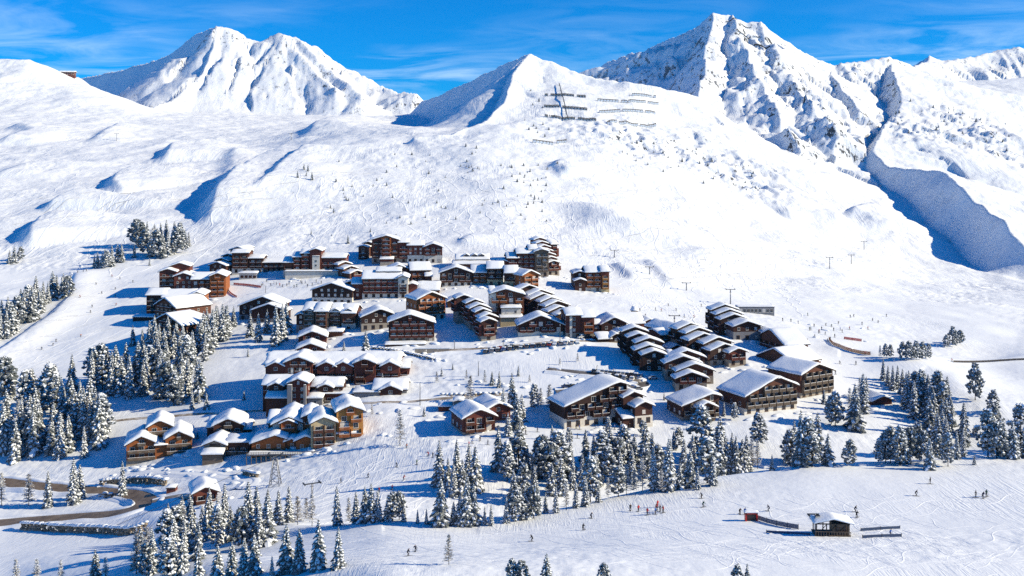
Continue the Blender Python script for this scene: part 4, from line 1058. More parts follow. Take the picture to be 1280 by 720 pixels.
put('in the front rank at piste foot', [(272, 724, 44), (290, 722, 46), (305, 722, 50), (318, 720, 54), (358, 715, 62, 's2'), (374, 715, 56, 's0'), (398, 712, 64, 's4'), (423, 710, 52, 's1'), (248, 726, 44), (340, 724, 30)], 's')
put('in the frosted clump right of the lone hut', [(348, 656, 44), (361, 653, 46, 's3'), (372, 656, 36), (390, 658, 44, 'l1'), (335, 650, 40), (322, 650, 36), (383, 652, 30)], 'ssl')
put('at the bottom edge below stone wall', [(20, 738, 40), (46, 738, 40, 'l1'), (76, 737, 38, 'l1'), (119, 738, 52, 's0'), (132, 736, 40, 'l1')], 'l')
put('in the crest row west of ravine', [(421, 657, 50), (436, 655, 34, 'l1'), (445, 654, 40), (456, 653, 46), (464, 653, 50), (472, 652, 40), (485, 651, 34), (491, 651, 36, 'p0'), (499, 650, 36, 'p2'), (505, 652, 24), (522, 654, 18), (533, 655, 20)], 's')
put('on the shaded western wall of the ravine', [(549, 607, 58), (571, 606, 58), (567, 621, 42), (594, 613, 56), (586, 600, 46), (578, 618, 44), (560, 612, 40)], 's')
put('at the ravine rim where the piste begins', [(551, 657, 62), (575, 657, 40), (584, 657, 64), (592, 656, 52), (614, 657, 28, 's3'), (606, 656, 24), (567, 656, 30)], 's')
put('in the back row of the ravine wood', [(623, 588, 58), (640, 590, 42), (648, 588, 50, 'p0'), (668, 597, 44, 's0'), (678, 599, 56), (688, 601, 50), (697, 598, 60, 'p1'), (705, 594, 40), (713, 596, 46, 's2'), (732, 578, 42), (742, 584, 40), (753, 588, 50, 'p3'), (763, 581, 46), (772, 586, 40), (780, 581, 50), (793, 584, 42, 's2'), (807, 574, 48), (815, 580, 40), (842, 562, 24), (848, 562, 28), (634, 602, 50), (659, 592, 36)], 'sssp')
put('in the front row of the ravine wood', [(633, 654, 34, 's3'), (645, 652, 40, 'p0'), (657, 649, 42), (667, 648, 42, 'p2'), (673, 644, 30), (682, 641, 26), (695, 641, 34, 's3'), (708, 638, 36, 'l1'), (720, 635, 34, 's3'), (732, 633, 36, 's3'), (738, 628, 58, 'p1'), (748, 628, 28), (760, 624, 28, 'l1'), (773, 621, 38, 'p0'), (783, 618, 38, 'l1'), (793, 616, 30), (803, 614, 42), (817, 614, 56, 's3'), (827, 616, 30), (836, 613, 66, 's1'), (850, 611, 34, 's2'), (863, 609, 48, 's2'), (872, 612, 30)], 'ssl')
put('in the middle of the ravine wood', [(655, 625, 46, 'p0'), (642, 630, 44), (668, 622, 40), (690, 618, 40), (702, 618, 44), (716, 612, 42), (728, 612, 46), (745, 606, 44), (760, 604, 46), (775, 604, 42), (790, 602, 44), (806, 598, 44), (822, 596, 40), (838, 592, 44), (855, 590, 42)], 'sssp')
put('at the tall eastern ravine wood end', [(866, 586, 44), (877, 574, 68, 'p3'), (884, 604, 58, 'p1'), (891, 607, 38), (900, 581, 62), (893, 592, 50), (907, 590, 46), (915, 590, 50), (900, 592, 54), (920, 592, 48)], 's')
put('below the long five-storey hotel', [(933, 589, 46), (940, 588, 40, 'l1'), (948, 558, 42, 'p1'), (947, 586, 36, 'l1'), (965, 588, 21, 's0'), (928, 590, 42)], 's')
put('in the group right of five-storey hotel', [(988, 583, 46), (993, 580, 56), (1001, 582, 70, 's0'), (1010, 581, 60, 'p1'), (1022, 579, 64, 's4'), (1035, 581, 40, 's2'), (1015, 584, 40), (984, 576, 40)], 'sp')
put('standing apart before the wooded knoll', [(1063, 583, 34, 'p0'), (1044, 533, 44, 'p1'), (1039, 530, 36, 'p3'), (1069, 537, 58), (1079, 516, 50), (1075, 505, 34, 'l1'), (1083, 500, 30), (1062, 520, 36, 'l1')], 's')
put('climbing the crest of the wooded knoll', [(1104, 475, 28), (1110, 482, 26), (1116, 488, 32), (1122, 486, 30), (1128, 492, 32), (1136, 496, 34), (1144, 500, 36, 'p0'), (1152, 500, 38, 'p1'), (1160, 505, 38), (1170, 505, 34)], 's')
fill('in the dark wood on the knoll flank', [(1126, 500), (1160, 512), (1198, 520), (1212, 556), (1186, 572), (1150, 545)], 17, 40, 54, 10, 'sssp')
put('in the front row below the wooded knoll', [(1099, 579, 32), (1107, 578, 40, 'p1'), (1113, 579, 46, 'p0'), (1125, 582, 50, 'p3'), (1131, 579, 44), (1138, 577, 44, 'p2'), (1147, 574, 46, 'p0'), (1155, 578, 40), (1162, 587, 40, 's2'), (1173, 576, 34), (1185, 583, 42, 'p1'), (1196, 574, 36, 's3'), (1204, 571, 36)], 'sp')
put('in the shaded far eastern gully', [(1219, 500, 46, 'p0'), (1242, 517, 30, 'p0'), (1235, 571, 60, 'p1'), (1246, 573, 46, 'p0'), (1266, 573, 48, 's4'), (1276, 567, 62, 'p1'), (1218, 581, 14, 's0'), (1219, 546, 14, 'p0'), (1240, 545, 40, 'p2'), (1255, 570, 40), (1284, 572, 50)], 's')
put('in the clump beside the eastern piste fence', [(1100, 447, 16, 'l1'), (1107, 447, 18), (1113, 447, 17, 'p1'), (1128, 449, 22, 'p0'), (1136, 450, 24, 'p0'), (1145, 450, 25, 'p1'), (1153, 450, 23, 'p0'), (1161, 449, 20, 'p1')], 'p')
put('in the round trio on the eastern rise', [(1183, 434, 16, 'p0'), (1191, 433, 25, 'p0'), (1200, 431, 19, 'p2')])
put('alone on the near piste with a long shadow', [(561, 706, 38, 'l0')])
put('over the bottom edge of near piste', [(640, 732, 34, 'p0'), (652, 733, 34, 'p2'), (683, 737, 46, 's0'), (755, 730, 27, 'p2'), (922, 737, 32, 'p0'), (934, 737, 34, 's0')])
put('on the bank between road and ravine', [(640, 511, 46, 's0'), (646, 537, 46, 's0'), (652, 528, 36, 's4'), (668, 513, 34, 'p3'), (676, 512, 28, 'l1'), (687, 514, 34, 'l0'), (692, 517, 18, 'l1'), (615, 481, 18, 's0'), (624, 484, 21, 's1'), (606, 480, 18, 'l1'), (588, 503, 34, 'l0'), (629, 524, 40, 's3'), (500, 557, 46, 'l1'), (635, 545, 30), (478, 478, 12, 'l0'), (486, 482, 10, 'l1'), (546, 478, 14, 'l0')], 's')
put('by the snowy cross-gabled chalet', [(874, 530, 22, 'p1'), (884, 532, 18, 'p0'), (760, 545, 24, 'p1'), (776, 545, 20, 's3'), (803, 545, 20, 'p0'), (711, 556, 22, 'p1')])
put('on the small middle slope knoll', [(372, 222, 9, 's0'), (380, 212, 8, 's2'), (385, 214, 9, 's0'), (390, 225, 11, 's0'), (383, 220, 6, 's2'), (417, 266, 7, 's0'), (435, 304, 11, 's0'), (389, 293, 6, 's0'), (463, 290, 6, 's2')])
put('among the lanes of the village', [(552, 470, 11, 's0'), (566, 462, 9, 's1'), (583, 474, 12, 'l0'), (530, 520, 12, 's0'), (648, 470, 14, 's1'), (662, 478, 10, 'l0'), (700, 456, 9, 'l0'), (722, 452, 11, 'l0'), (470, 470, 11, 'l0'), (430, 438, 13, 's1'), (310, 446, 12, 's3'), (305, 500, 12, 's0'), (830, 500, 10, 's1'), (905, 520, 18, 's3'), (918, 525, 22, 'p1'), (1030, 505, 20, 's0'), (420, 520, 14, 's1'), (465, 520, 16, 'l1'), (395, 520, 12, 's0'), (268, 545, 12, 's1'), (247, 548, 10, 's0'), (330, 566, 10, 's1'), (760, 500, 10, 's1'), (812, 528, 18, 's0'), (650, 548, 22, 's3'), (690, 550, 20, 's1')])
# the smallest: dwarf pines dotted over the open slope, and the wood's hidden inner trees
dw = []
for poly, n in (([(400, 180), (600, 200), (700, 200), (690, 290), (560, 300), (400, 300)], 55), ([(636, 205), (690, 205), (680, 262), (650, 262)], 30), ([(560, 185), (600, 180), (610, 215), (570, 220)], 12), ([(770, 165), (945, 210), (950, 240), (900, 235), (780, 205)], 34), ([(1100, 120), (1270, 150), (1270, 200), (1120, 170)], 26), ([(660, 110), (700, 150), (690, 180), (655, 160)], 14)):
    xs = [q[0] for q in poly]; ys = [q[1] for q in poly]; c = 0
    while c < n:
        p = (TR.uniform(min(xs), max(xs)), TR.uniform(min(ys), max(ys)))
        if inside(p, poly): dw.append((p[0], p[1], TR.uniform(2.2, 5.2), 's%d' % TR.choice((0, 2)), 'dwarf')); c += 1
TREES.sort(key=lambda t: -t[2])
CAP = 300
solo, rest = TREES[:CAP], TREES[CAP:] + dw
ORD = ['first', 'second', 'third', 'fourth', 'fifth', 'sixth', 'seventh', 'eighth', 'ninth', 'tenth', 'eleventh', 'twelfth', 'thirteenth', 'fourteenth', 'fifteenth', 'sixteenth', 'seventeenth', 'eighteenth', 'nineteenth', 'twentieth', 'twenty-first', 'twenty-second', 'twenty-third', 'twenty-fourth', 'twenty-fifth', 'twenty-sixth', 'twenty-seventh', 'twenty-eighth', 'twenty-ninth', 'thirtieth', 'thirty-first', 'thirty-second', 'thirty-third', 'thirty-fourth', 'thirty-fifth', 'thirty-sixth', 'thirty-seventh', 'thirty-eighth']
clus = {}
for t in solo: clus.setdefault(t[4], []).append(t)
for cl, ts in clus.items():
    ts.sort()
    same = {}
    for i, (px, py, hp, k, _) in enumerate(ts):
        P, s = spot(px, py); H = hp * s; cr, tk, ph = KIND[k]; sc = H / ph
        e = empty(NAME[k[0]], P, TR.uniform(0, 6.28)); wd = TR.uniform(.88, 1.2); e.scale = (sc * wd, sc * wd, sc)
        if abs(sc) < .55: e.scale = (sc * 1.25, sc * 1.25, sc)
        txt = LOOK[k] + ((', ' + ORD[i] + ' from the left ') if len(ts) > 1 else ' ') + cl
        lab(e, txt, 'tree', 'trees ' + cl)
        link('crown', cr, e); link('trunk', tk, e)
# the rest of the trees, too small to tell apart: one object
bx = MB()
lite = []
for q in range(3):
    c_, t_, hh_ = KIND['s0'][0], KIND['s0'][1], 14
lv = {}
for k in KIND:
    me = KIND[k][0]; co_ = np.empty(len(me.vertices) * 3, np.float32); me.vertices.foreach_get('co', co_)
    lv[k] = (co_.reshape(-1, 3), [tuple(p.vertices) for p in me.polygons], [p.material_index for p in me.polygons], KIND[k][2])
AV = []; AF = []; AM = []; nb_ = 0
for (px, py, hp, k, cl) in rest:
    P, s = spot(px, py); co_, fs_, ms_, ph = lv[k]; sc = hp * s / ph; a = TR.uniform(0, 6.28); ca, sa = math.cos(a), math.sin(a); wd = 1.0 if cl != 'dwarf' else 1.5
    q = co_ * sc; x = (q[:, 0] * ca - q[:, 1] * sa) * wd + P.x; y = (q[:, 0] * sa + q[:, 1] * ca) * wd + P.y
    AV.append(np.stack([x, y, q[:, 2] + P.z - .1], -1)); AF += [tuple(nb_ + i for i in f) for f in fs_]
    AM += [(m_ + (2 if k[0] == 'p' else 4 if k[0] == 'l' else 0)) for m_ in ms_]; nb_ += len(co_)
me = bpy.data.meshes.new('scattered_trees'); me.from_pydata(np.concatenate(AV).tolist(), [], AF)
for q in ('needle', 'frost', 'needle2', 'frost', 'twig', 'frost'): me.materials.append(M[q])
me.polygons.foreach_set('material_index', AM)
lab(link('scattered_conifers', me), 'small dark conifers dotted over the open slopes and deep inside the woods', 'trees', kind='stuff')
# ------------------------------------------------------------------ roads, walls, lifts, cars, people
def trackway(pts, step=2.0, smooth=3):
    w = [spot(*p)[0] for p in pts]; out = []
    for a, b in zip(w[:-1], w[1:]):
        k = max(1, int((b - a).length / step)); out += [a.lerp(b, i / k) for i in range(k)]
    out.append(w[-1])
    xy = np.array([[p.x, p.y] for p in out])
    for _ in range(smooth * 4):
        xy[1:-1] = .25 * xy[:-2] + .5 * xy[1:-1] + .25 * xy[2:]
    return xy
def road(name, pts, width, m, bank=.7, lift=.16):
    xy = trackway(pts); t = np.gradient(xy, axis=0); t /= np.linalg.norm(t, axis=1)[:, None] + 1e-9; nrm = np.stack([-t[:, 1], t[:, 0]], -1)
    k = len(xy); offs = [-.5, -.25, 0, .25, .5]
    zc = np.array([[ground(*(xy[i] + nrm[i] * o * width)) for o in offs] for i in range(k)])
    zr = zc.max(axis=1); zr = np.convolve(np.pad(zr, 3, mode='edge'), np.ones(7) / 7, mode='valid')
    zz = np.maximum(zc, .5 * zr[:, None] + .5 * zc) + lift
    b = MB(); vs = [(xy[i][0] + nrm[i][0] * o * width, xy[i][1] + nrm[i][1] * o * width, zz[i][j]) for i in range(k) for j, o in enumerate(offs)]
    b.add(vs, [(i * 5 + j, i * 5 + j + 1, (i + 1) * 5 + j + 1, (i + 1) * 5 + j) for i in range(k - 1) for j in range(4)], 0, True)
    lab(b.obj(name, m), kind='structure')
    if bank:
        for sd in (-1, 1):
            b = MB(); vs = []
            prof = [(-.3, -.5), (0.0, .1), (.45, .7), (1.0, 1.0), (1.7, .75), (2.6, .2), (3.2, -.6)]
            for i in range(k):
                hb = bank * (.75 + .5 * math.sin(i * .9 + sd) * math.sin(i * .23) + .25 * RNG.random())
                for o, hz in prof:
                    p = xy[i] + nrm[i] * sd * (width / 2 + o - .2)
                    vs.append((p[0], p[1], (zz[i][0 if sd < 0 else 4] if o < .5 else ground(*p)) + hz * hb))
            q = len(prof)
            b.add(vs, [(i * q + j, i * q + j + 1, (i + 1) * q + j + 1, (i + 1) * q + j) for i in range(k - 1) for j in range(q - 1)], 0, True)
            lab(b.obj('snow_bank', M['bank']), kind='structure')
    return xy, zz[:, 2]
def roadmat(name, wet, dry, snowy):
    m = mat(name, dry, .55, .4); n = NT(m); p = n.pos(); f1 = n.noise(p, .22, 5, .7); f2 = n.noise(p, 1.6, 3)
    c = n.ramp(f1, [(.35, wet), (.55, dry)]); s_ = n.math('MULTIPLY', n.math('SUBTRACT', n.math('ADD', f1, n.math('MULTIPLY', f2, .35)), 1 - snowy), 6, True)
    n.l(n.mixc(s_, c, (.72, .70, .66)), n.b.inputs['Base Color']); return m
M['asphalt'] = roadmat('wet asphalt', (.11, .08, .054), (.215, .162, .112), .15)
M['grit'] = roadmat('gritted snow lane', (.20, .155, .11), (.36, .29, .21), .34)
M['lane'] = roadmat('dark lane', (.07, .065, .06), (.16, .14, .12), .26)
road('road', [(-60, 596), (5, 604), (50, 609), (100, 613), (140, 616), (165, 619), (181, 624), (188, 629), (182, 635), (168, 639), (150, 642), (100, 646), (50, 650), (0, 654), (-60, 659)], 8.0, M['asphalt'], .7)
road('lane', [(190, 629), (206, 622), (222, 619), (240, 622)], 5, M['grit'], .4)
road('lane', [(72, 536), (112, 531), (150, 526), (200, 522), (250, 519), (320, 515), (367, 511.5), (390, 509), (460, 506), (520, 503), (548, 499), (580, 497), (640, 494)], 4.0, M['grit'], .5)
road('lane', [(543, 440), (570, 438), (600, 437), (620, 435.5), (650, 432), (690, 429), (725, 427), (748, 427), (775, 429)], 5.5, M['grit'], .5)
road('lane', [(684, 462), (712, 465), (745, 469), (775, 473), (800, 476), (816, 481), (806, 485), (780, 486), (740, 488), (695, 491)], 5.0, M['lane'], .5)
road('path', [(120, 608), (160, 595), (200, 590), (260, 594), (320, 600), (300, 612)], 3, M['bank'], .25)

# stone walls and banks
M['stone'] = mat('rough stone', (.25, .2, .15), .9, .1); n = NT(M['stone']); f = n.noise(n.pos(), .9, 4, .7)
n.l(n.ramp(f, [(.3, (.11, .085, .065)), (.5, (.32, .25, .17)), (.7, (.55, .48, .40))]), n.b.inputs['Base Color'])
def stone_wall(label, pts, hgt, gap=1.1, nm='stone_wall'):
    xy = trackway(pts, gap, 1); b = MB(); V0, F0 = ico(); r = random.Random(len(label))
    o0 = Vector((xy[len(xy) // 2][0], xy[len(xy) // 2][1], 0)); o0.z = ground(o0.x, o0.y)
    for p in xy:
        z0 = ground(*p)
        for l_ in range(max(1, int(hgt / .8))):
            s = r.uniform(.45, .85); c = Vector((p[0] + r.uniform(-.3, .3), p[1] + r.uniform(-.4, .4) + l_ * .25, z0 + .2 + l_ * .75)) - o0
            b.add([c + Vector((v.x * s * r.uniform(.8, 1.4), v.y * s, v.z * s * r.uniform(.7, 1.1))) for v in V0], F0, 0)
        if True:
            s = r.uniform(.6, 1.1); c = Vector((p[0], p[1] + .5, z0 + .1 + max(1, int(hgt / .8)) * .75)) - o0
            b.add([c + Vector((v.x * s * 1.5, v.y * s * 1.3, v.z * s * .45)) for v in V0], F0, 1, True)
    o = b.obj(nm, (M['stone'], M['snow']), None, o0); lab(o, label, 'wall'); return o
stone_wall('snow-capped boulder wall on the bank above the hairpin road', [(126, 608), (145, 606), (165, 604), (185, 604), (206, 607)], 2.6)
stone_wall('long dry stone retaining wall below the hairpin road', [(28, 662), (60, 664), (95, 666), (130, 667), (160, 669), (172, 667), (182, 662)], 3.0)
stone_wall('rocky bank edge curving below the big brown gabled hotel', [(466, 436), (485, 438), (505, 441), (525, 446), (545, 451)], 1.0, 1.6)
stone_wall('low broken stone edging above the gritted lane by the shed', [(553, 495), (575, 495), (600, 494), (625, 493)], 1.2, 1.8)
stone_wall('dark rubble pile in the blue hollow below the terrace restaurant', [(305, 594), (312, 595), (321, 597)], 1.6)
b = MB(); P, s = spot(540, 441)
for i in range(3): b.box(-8 + i * 5.4, -2.8 + i * 5.4, 0, .5, -2, 1.9, 0)
b.box(-8.2, 8.2, -.1, .6, 1.9, 2.3, 1)
lab(b.obj('retaining_wall', (BC['st'], M['snow']), None, P, .05), 'pale masonry retaining wall where the lane leaves the brown hotel', 'wall')

# avalanche barriers on the high slopes
M['timber'] = mat('old timber', (.075, .062, .052), .85, .1)
def barrier(px0, py0, px1, py1, h=3.2, label='', d=None):
    a, _ = spot(px0, py0); c, _ = spot(px1, py1); L = (Vector((c.x, c.y)) - Vector((a.x, a.y))).length; k = max(2, int(L / 3.6)); b = MB(); o0 = a.lerp(c, .5); o0.z = ground(o0.x, o0.y)
    pts = []
    for i in range(k + 1):
        q = a.lerp(c, i / k); pts.append(Vector((q.x, q.y, ground(q.x, q.y) - .3)) - o0)
    for i, p in enumerate(pts):
        b.tube([p, p + Vector((0, -.6, h))], .16, 4, 0, smooth=False); b.tube([p + Vector((0, -2.4, -.8)), p + Vector((0, -.45, h * .75))], .12, 4, 0, smooth=False)
    for i in range(k):
        if (i * 7 + int(px0)) % 9 == 4: continue
        for f in (.22, .42, .62, .82, 1.0): b.tube([pts[i] + Vector((0, -.6 * f - .1, h * f)), pts[i + 1] + Vector((0, -.6 * f - .1, h * f))], .24, 4, 0, smooth=False)
        b.box(pts[i].x + .2, pts[i + 1].x - .2, pts[i].y - .5, pts[i].y + 1.2, min(pts[i].z, pts[i + 1].z) + h * .1, min(pts[i].z, pts[i + 1].z) + h * .75, 1)
    lab(b.obj('avalanche_barrier', (M['timber'], M['snow']), None, o0), label, 'barrier', 'avalanche barriers below the peak')
for a in [(681, 120, 732, 122, 'top avalanche barrier crossing the dark pipe on the shoulder'), (680, 134, 734, 138, 'middle avalanche barrier crossing the dark pipe on the shoulder'), (681, 146, 745, 151, 'lowest and longest avalanche barrier crossing the dark pipe'),
          (666, 178, 691, 181, 'short lone avalanche barrier lower down the sunny slope'), (696, 179, 708, 177, 'shortest fragment of avalanche barrier beside the lone lower one'), (747, 126, 784, 128, 'left half of the second right-hand avalanche barrier row'),
          (785, 128, 823, 131, 'right half of the second right-hand avalanche barrier row'), (787, 120, 820, 122, 'uppermost right-hand avalanche barrier, nearest the blue hollow'), (749, 141, 819, 143, 'long third right-hand avalanche barrier row on the shoulder'),
          (759, 155, 820, 157, 'lowest right-hand avalanche barrier above the rocky rib'), (907, 28, 939, 35, 'highest avalanche barrier just under the main summit'), (920, 39, 950, 47, 'middle avalanche barrier under the main summit'), (930, 50, 965, 58, 'lowest avalanche barrier under the main summit')]:
    barrier(*a[:4], 3.4 if a[1] > 60 else 2.6, a[4])
xy = trackway([(699, 107), (704, 126), (710, 151)], 6, 0); b = MB(); o0 = Vector((*xy[0], ground(*xy[0])))
b.tube([Vector((p[0], p[1], ground(*p) + 3.2)) - o0 for p in xy], .55, 6, 0)
for p in xy[::5]: b.tube([Vector((p[0], p[1], ground(*p) - .5)) - o0, Vector((p[0], p[1], ground(*p) + 3.2)) - o0], .3, 5, 0)
lab(b.obj('pipe', M['dkmetal'], None, o0), 'dark pipe running straight down the shoulder across three barriers', 'pipe')

# lift pylons with cables, chairs
def pylon(px, py, hp, label, group='lift pylons', rz=0.0, arm=2.6):
    P, s = spot(px, py); H = hp * s; e = empty('lift_pylon', P, rz); lab(e, label, 'pylon', group)
    b = MB(); b.tube([(0, 0, -1), (0, 0, H)], .34, 8, 0, r2=.22); b.obj('mast', M['metal'], e)
    b = MB(); b.box(-arm, arm, -.16, .16, H, H + .3, 0)
    for sx in (-1, 1): b.box(sx * arm - .14, sx * arm + .14, -1.4, 1.4, H + .28, H + .52, 0); [b.tube([(sx * arm - .1, t_, H + .2), (sx * arm + .1, t_, H + .2)], .22, 8, 0) for t_ in (-1.1, -.5, .1, .7, 1.2)]
    b.obj('crossarm', M['dkmetal'], e)
    b = MB(); b.box(-.5, .5, -.5, .5, H * .82, H * .82 + .1, 0); b.tube([(-.28, -.28, 0), (-.28, -.28, H)], .05, 4, 0); b.tube([(.28, -.28, 0), (.28, -.28, H)], .05, 4, 0)
    for i in range(int(H / .6)): b.tube([(-.28, -.28, i * .6), (.28, -.28, i * .6)], .03, 4, 0)
    b.obj('ladder', M['metal'], e)
    return P + Vector((0, 0, H + .4))
tops = [pylon(843, 413, 18, 'tall steel lift pylon standing behind the red-brown gabled house'), pylon(812, 343, 9, 'slim lift pylon on the sunny run, left of its neighbours'), pylon(858, 363, 9, 'slim lift pylon lower down the sunny run'), pylon(768, 322, 9, 'slim lift pylon near the blue scarp on the right slope'),
        pylon(1037, 336, 14, 'lift pylon midway up the open eastern snowfield'), pylon(1064, 330, 11, 'lift pylon next uphill on the eastern snowfield'), pylon(1080, 312, 10, 'uppermost lift pylon of the eastern snowfield'), pylon(913, 380, 18, 'lift pylon just above the eastern row of houses'), pylon(390, 622, 17, 'lift pylon with short arms above the frosted trees', rz=.5), pylon(146, 176, 9, 'tiny lift pylon on the far western plateau'), pylon(364, 175, 8, 'tiny lift pylon on the far middle plateau')]
def cable(a, c, sag, label, r=.05, off=0):
    b = MB(); k = 14; o0 = a
    b.tube([a.lerp(c, i / k) + Vector((off, 0, -sag * 4 * (i / k) * (1 - i / k))) - o0 for i in range(k + 1)], r, 5, 0); o = b.obj('cable', M['dkmetal'], None, o0); lab(o, label, 'cable'); return o
cable(tops[3], tops[1], 2, 'lift cable strung between the upper two slim pylons'); cable(tops[1], tops[2], 2, 'lift cable strung between the lower two slim pylons')
cable(tops[4], tops[5], 2, 'lift cable over the lower part of the eastern snowfield'); cable(tops[5], tops[6], 2, 'lift cable over the upper part of the eastern snowfield')
# cable car: lattice pylon, rope, orange cabin
P, s = spot(344, 607); H = 37 * s; e = empty('lattice_pylon', P); lab(e, 'steel lattice pylon rising in front of the terrace restaurant', 'pylon')
b = MB()
lv_ = [0, .25, .45, .62, .76, .88, 1.0]
def corner(t, i): w_ = 1.9 * (1 - t) + .45 * t; return Vector((w_ * (1, -1, -1, 1)[i], w_ * (1, 1, -1, -1)[i], -1 * (1 - t) + H * t))
for i in range(4): b.tube([corner(0, i), corner(1, i)], .16, 5, 0)
for a_, c_ in zip(lv_[:-1], lv_[1:]):
    for i in range(4): b.tube([corner(a_, i), corner(c_, (i + 1) % 4)], .09, 4, 0); b.tube([corner(c_, i), corner(c_, (i + 1) % 4)], .08, 4, 0)
b.obj('lattice', M['metal'], e)
b = MB(); b.box(-2.6, 2.6, -.4, .4, H, H + .5, 0)
for sx in (-2.3, 2.3): b.box(sx - .2, sx + .2, -1.6, 1.6, H + .5, H + .9, 0)
b.obj('crossarm', M['dkmetal'], e)
top = P + Vector((2.3, 0, H + .95)); low = Vector(wpt(-80, 742, 318)) + Vector((0, 0, CZ))
cable(top, low, 1.5, 'thick cable from the lattice pylon down to the orange cabin', .07)
up_ = Vector(wpt(560, 470, 470)) + Vector((0, 0, CZ))
fq = (133 - 344) / (-80 - 344); C0 = top.lerp(low, fq * 1.03) - Vector((0, 0, 1.5 * 4 * fq * (1 - fq)))
e = empty('cable_car', C0, .2); lab(e, 'orange cable car hanging on a long triangular hanger above the slope', 'cable car')
sc = C0.y / F; hh = 40 * sc
b = MB()
for sx in (-1.25, 1.25):
    for sy in (-.7, .7): b.tube([(0, sy * .3, 0), (sx, sy, -hh)], .09, 5, 0)
b.tube([(-.7, 0, -hh * .55), (.7, 0, -hh * .55)], .07, 5, 0); b.tube([(-1.0, 0, -hh * .8), (1.0, 0, -hh * .8)], .07, 5, 0); b.box(-.9, .9, -.3, .3, -.15, .25, 0)
b.obj('hanger', M['metal'], e)
M['orange'] = mat('orange paint', (.80, .13, .025), .4, .5)
b = MB(); zc = -hh
b.prism([(-2.0, zc), (-2.2, zc - .5), (-2.1, zc - 1.5), (-1.7, zc - 1.9), (1.7, zc - 1.9), (2.1, zc - 1.5), (2.2, zc - .5), (2.0, zc)], -1.2, 1.2, 0)
b.obj('cabin', M['orange'], e)
b = MB(); b.box(-2.05, 2.05, -1.26, 1.26, zc + .02, zc + .45, 0); b.obj('cabin_roof', M['snow'], e)
b = MB()
for i in range(4): b.box(-1.85 + i * .96, -1.05 + i * .96, -1.24, -1.19, zc - .85, zc - .15, 0)
b.obj('cabin_window', M['glass'], e)

# lower chairlift station on the near piste
P, s = spot(1040, 668); e = empty('chairlift_station', P, -.06); lab(e, 'open timber chairlift station with snowy canopy on the near piste', 'lift station')
b = MB()
for x in (-3.8, -1.6, .6, 3.2):
    for y in (-1.6, 1.8): b.tube([(x, y, -1.5), (x, y, 3.0 if x < 2 else 3.2)], .13, 6, 0)
for y in (-1.6, 1.8): b.box(-4.1, 3.6, y - .1, y + .1, 2.75, 2.98, 0)
for x in (-3.8, -1.6, .6): b.tube([(x, -1.6, .4), (x + 2.1, -1.6, 2.6)], .08, 4, 0)
b.obj('timber_frame', M['timber'], e)
b = MB(); b.box(-.2, 3.6, -1.4, 1.7, .3, 2.7, 0); b.obj('cabin', WC['gy'], e)
b = MB(); b.box(-4.2, 3.7, -2.2, 2.2, .15, .35, 0)
for x in np.linspace(-4.1, 3.6, 14): b.box(x - .05, x + .05, -2.2, -2.1, .35, 1.3, 0)
b.box(-4.2, 3.7, -2.22, -2.1, 1.25, 1.36, 0); b.obj('platform', WC['gy'], e)
b = MB(); b.prism([(-4.6, 3.02), (-.2, 4.0), (4.4, 3.05), (4.4, 3.2), (-.2, 4.18), (-4.6, 3.17)], -2.4, 2.5, 0); ro = b.obj('roof', M['eave'], e)
snow_cap(lambda x: 4.18 - abs(x + .2) * .235, -4.6, 4.4, -2.5, 2.5, .45, 3, 'y').obj('roof_snow', M['snow'], ro)
for x in (1.0, 2.4): link('window', win_mesh(.9, .9, 'b', False), e, (x, -1.42, 1.7))
P2, s2 = spot(1019, 668); e = empty('lift_mast', P2); lab(e, 'steel lift mast with pulley arm at the left end of the timber station', 'mast')
b = MB(); b.tube([(0, 0, -1), (0, 0, 4.6)], .16, 7, 0); b.obj('mast', M['metal'], e)
b = MB(); b.box(-1.5, .8, -.1, .1, 4.5, 4.75, 0); b.box(-1.7, -1.3, -.8, .8, 4.3, 4.5, 0); b.box(.1, .9, -.7, .7, 4.3, 4.5, 0); b.obj('pulley_arm', M['dkmetal'], e)
M['red'] = mat('red plastic', (.55, .03, .025), .5, .4)
P, s = spot(939, 651); e = empty('start_gate', P); lab(e, 'small red-framed start hut with snowy lid on the near piste', 'gate')
b = MB(); b.box(-1.5, -1.15, -.5, .6, -.5, 2.0, 0); b.box(1.15, 1.5, -.5, .6, -.5, 2.0, 0); b.box(-1.5, 1.5, -.5, .6, 1.7, 2.1, 0); b.obj('frame', M['red'], e)
b = MB(); b.box(-1.15, 1.15, .2, .5, -.5, 1.7, 0); b.obj('back_panel', WC['gy'], e)
snow_cap(lambda x: 2.1, -1.7, 1.7, -.7, .8, .4, 5, 'y').obj('snow_lid', M['snow'], e)
M['net'] = mat('dark netting and berm shade', (.07, .10, .17), .8, .1); M['onet'] = mat('orange netting', (.50, .17, .05), .8, .1); M['rnet'] = mat('red netting', (.55, .06, .06), .8, .1)  # the dark blue also serves as painted shade on two snow berms
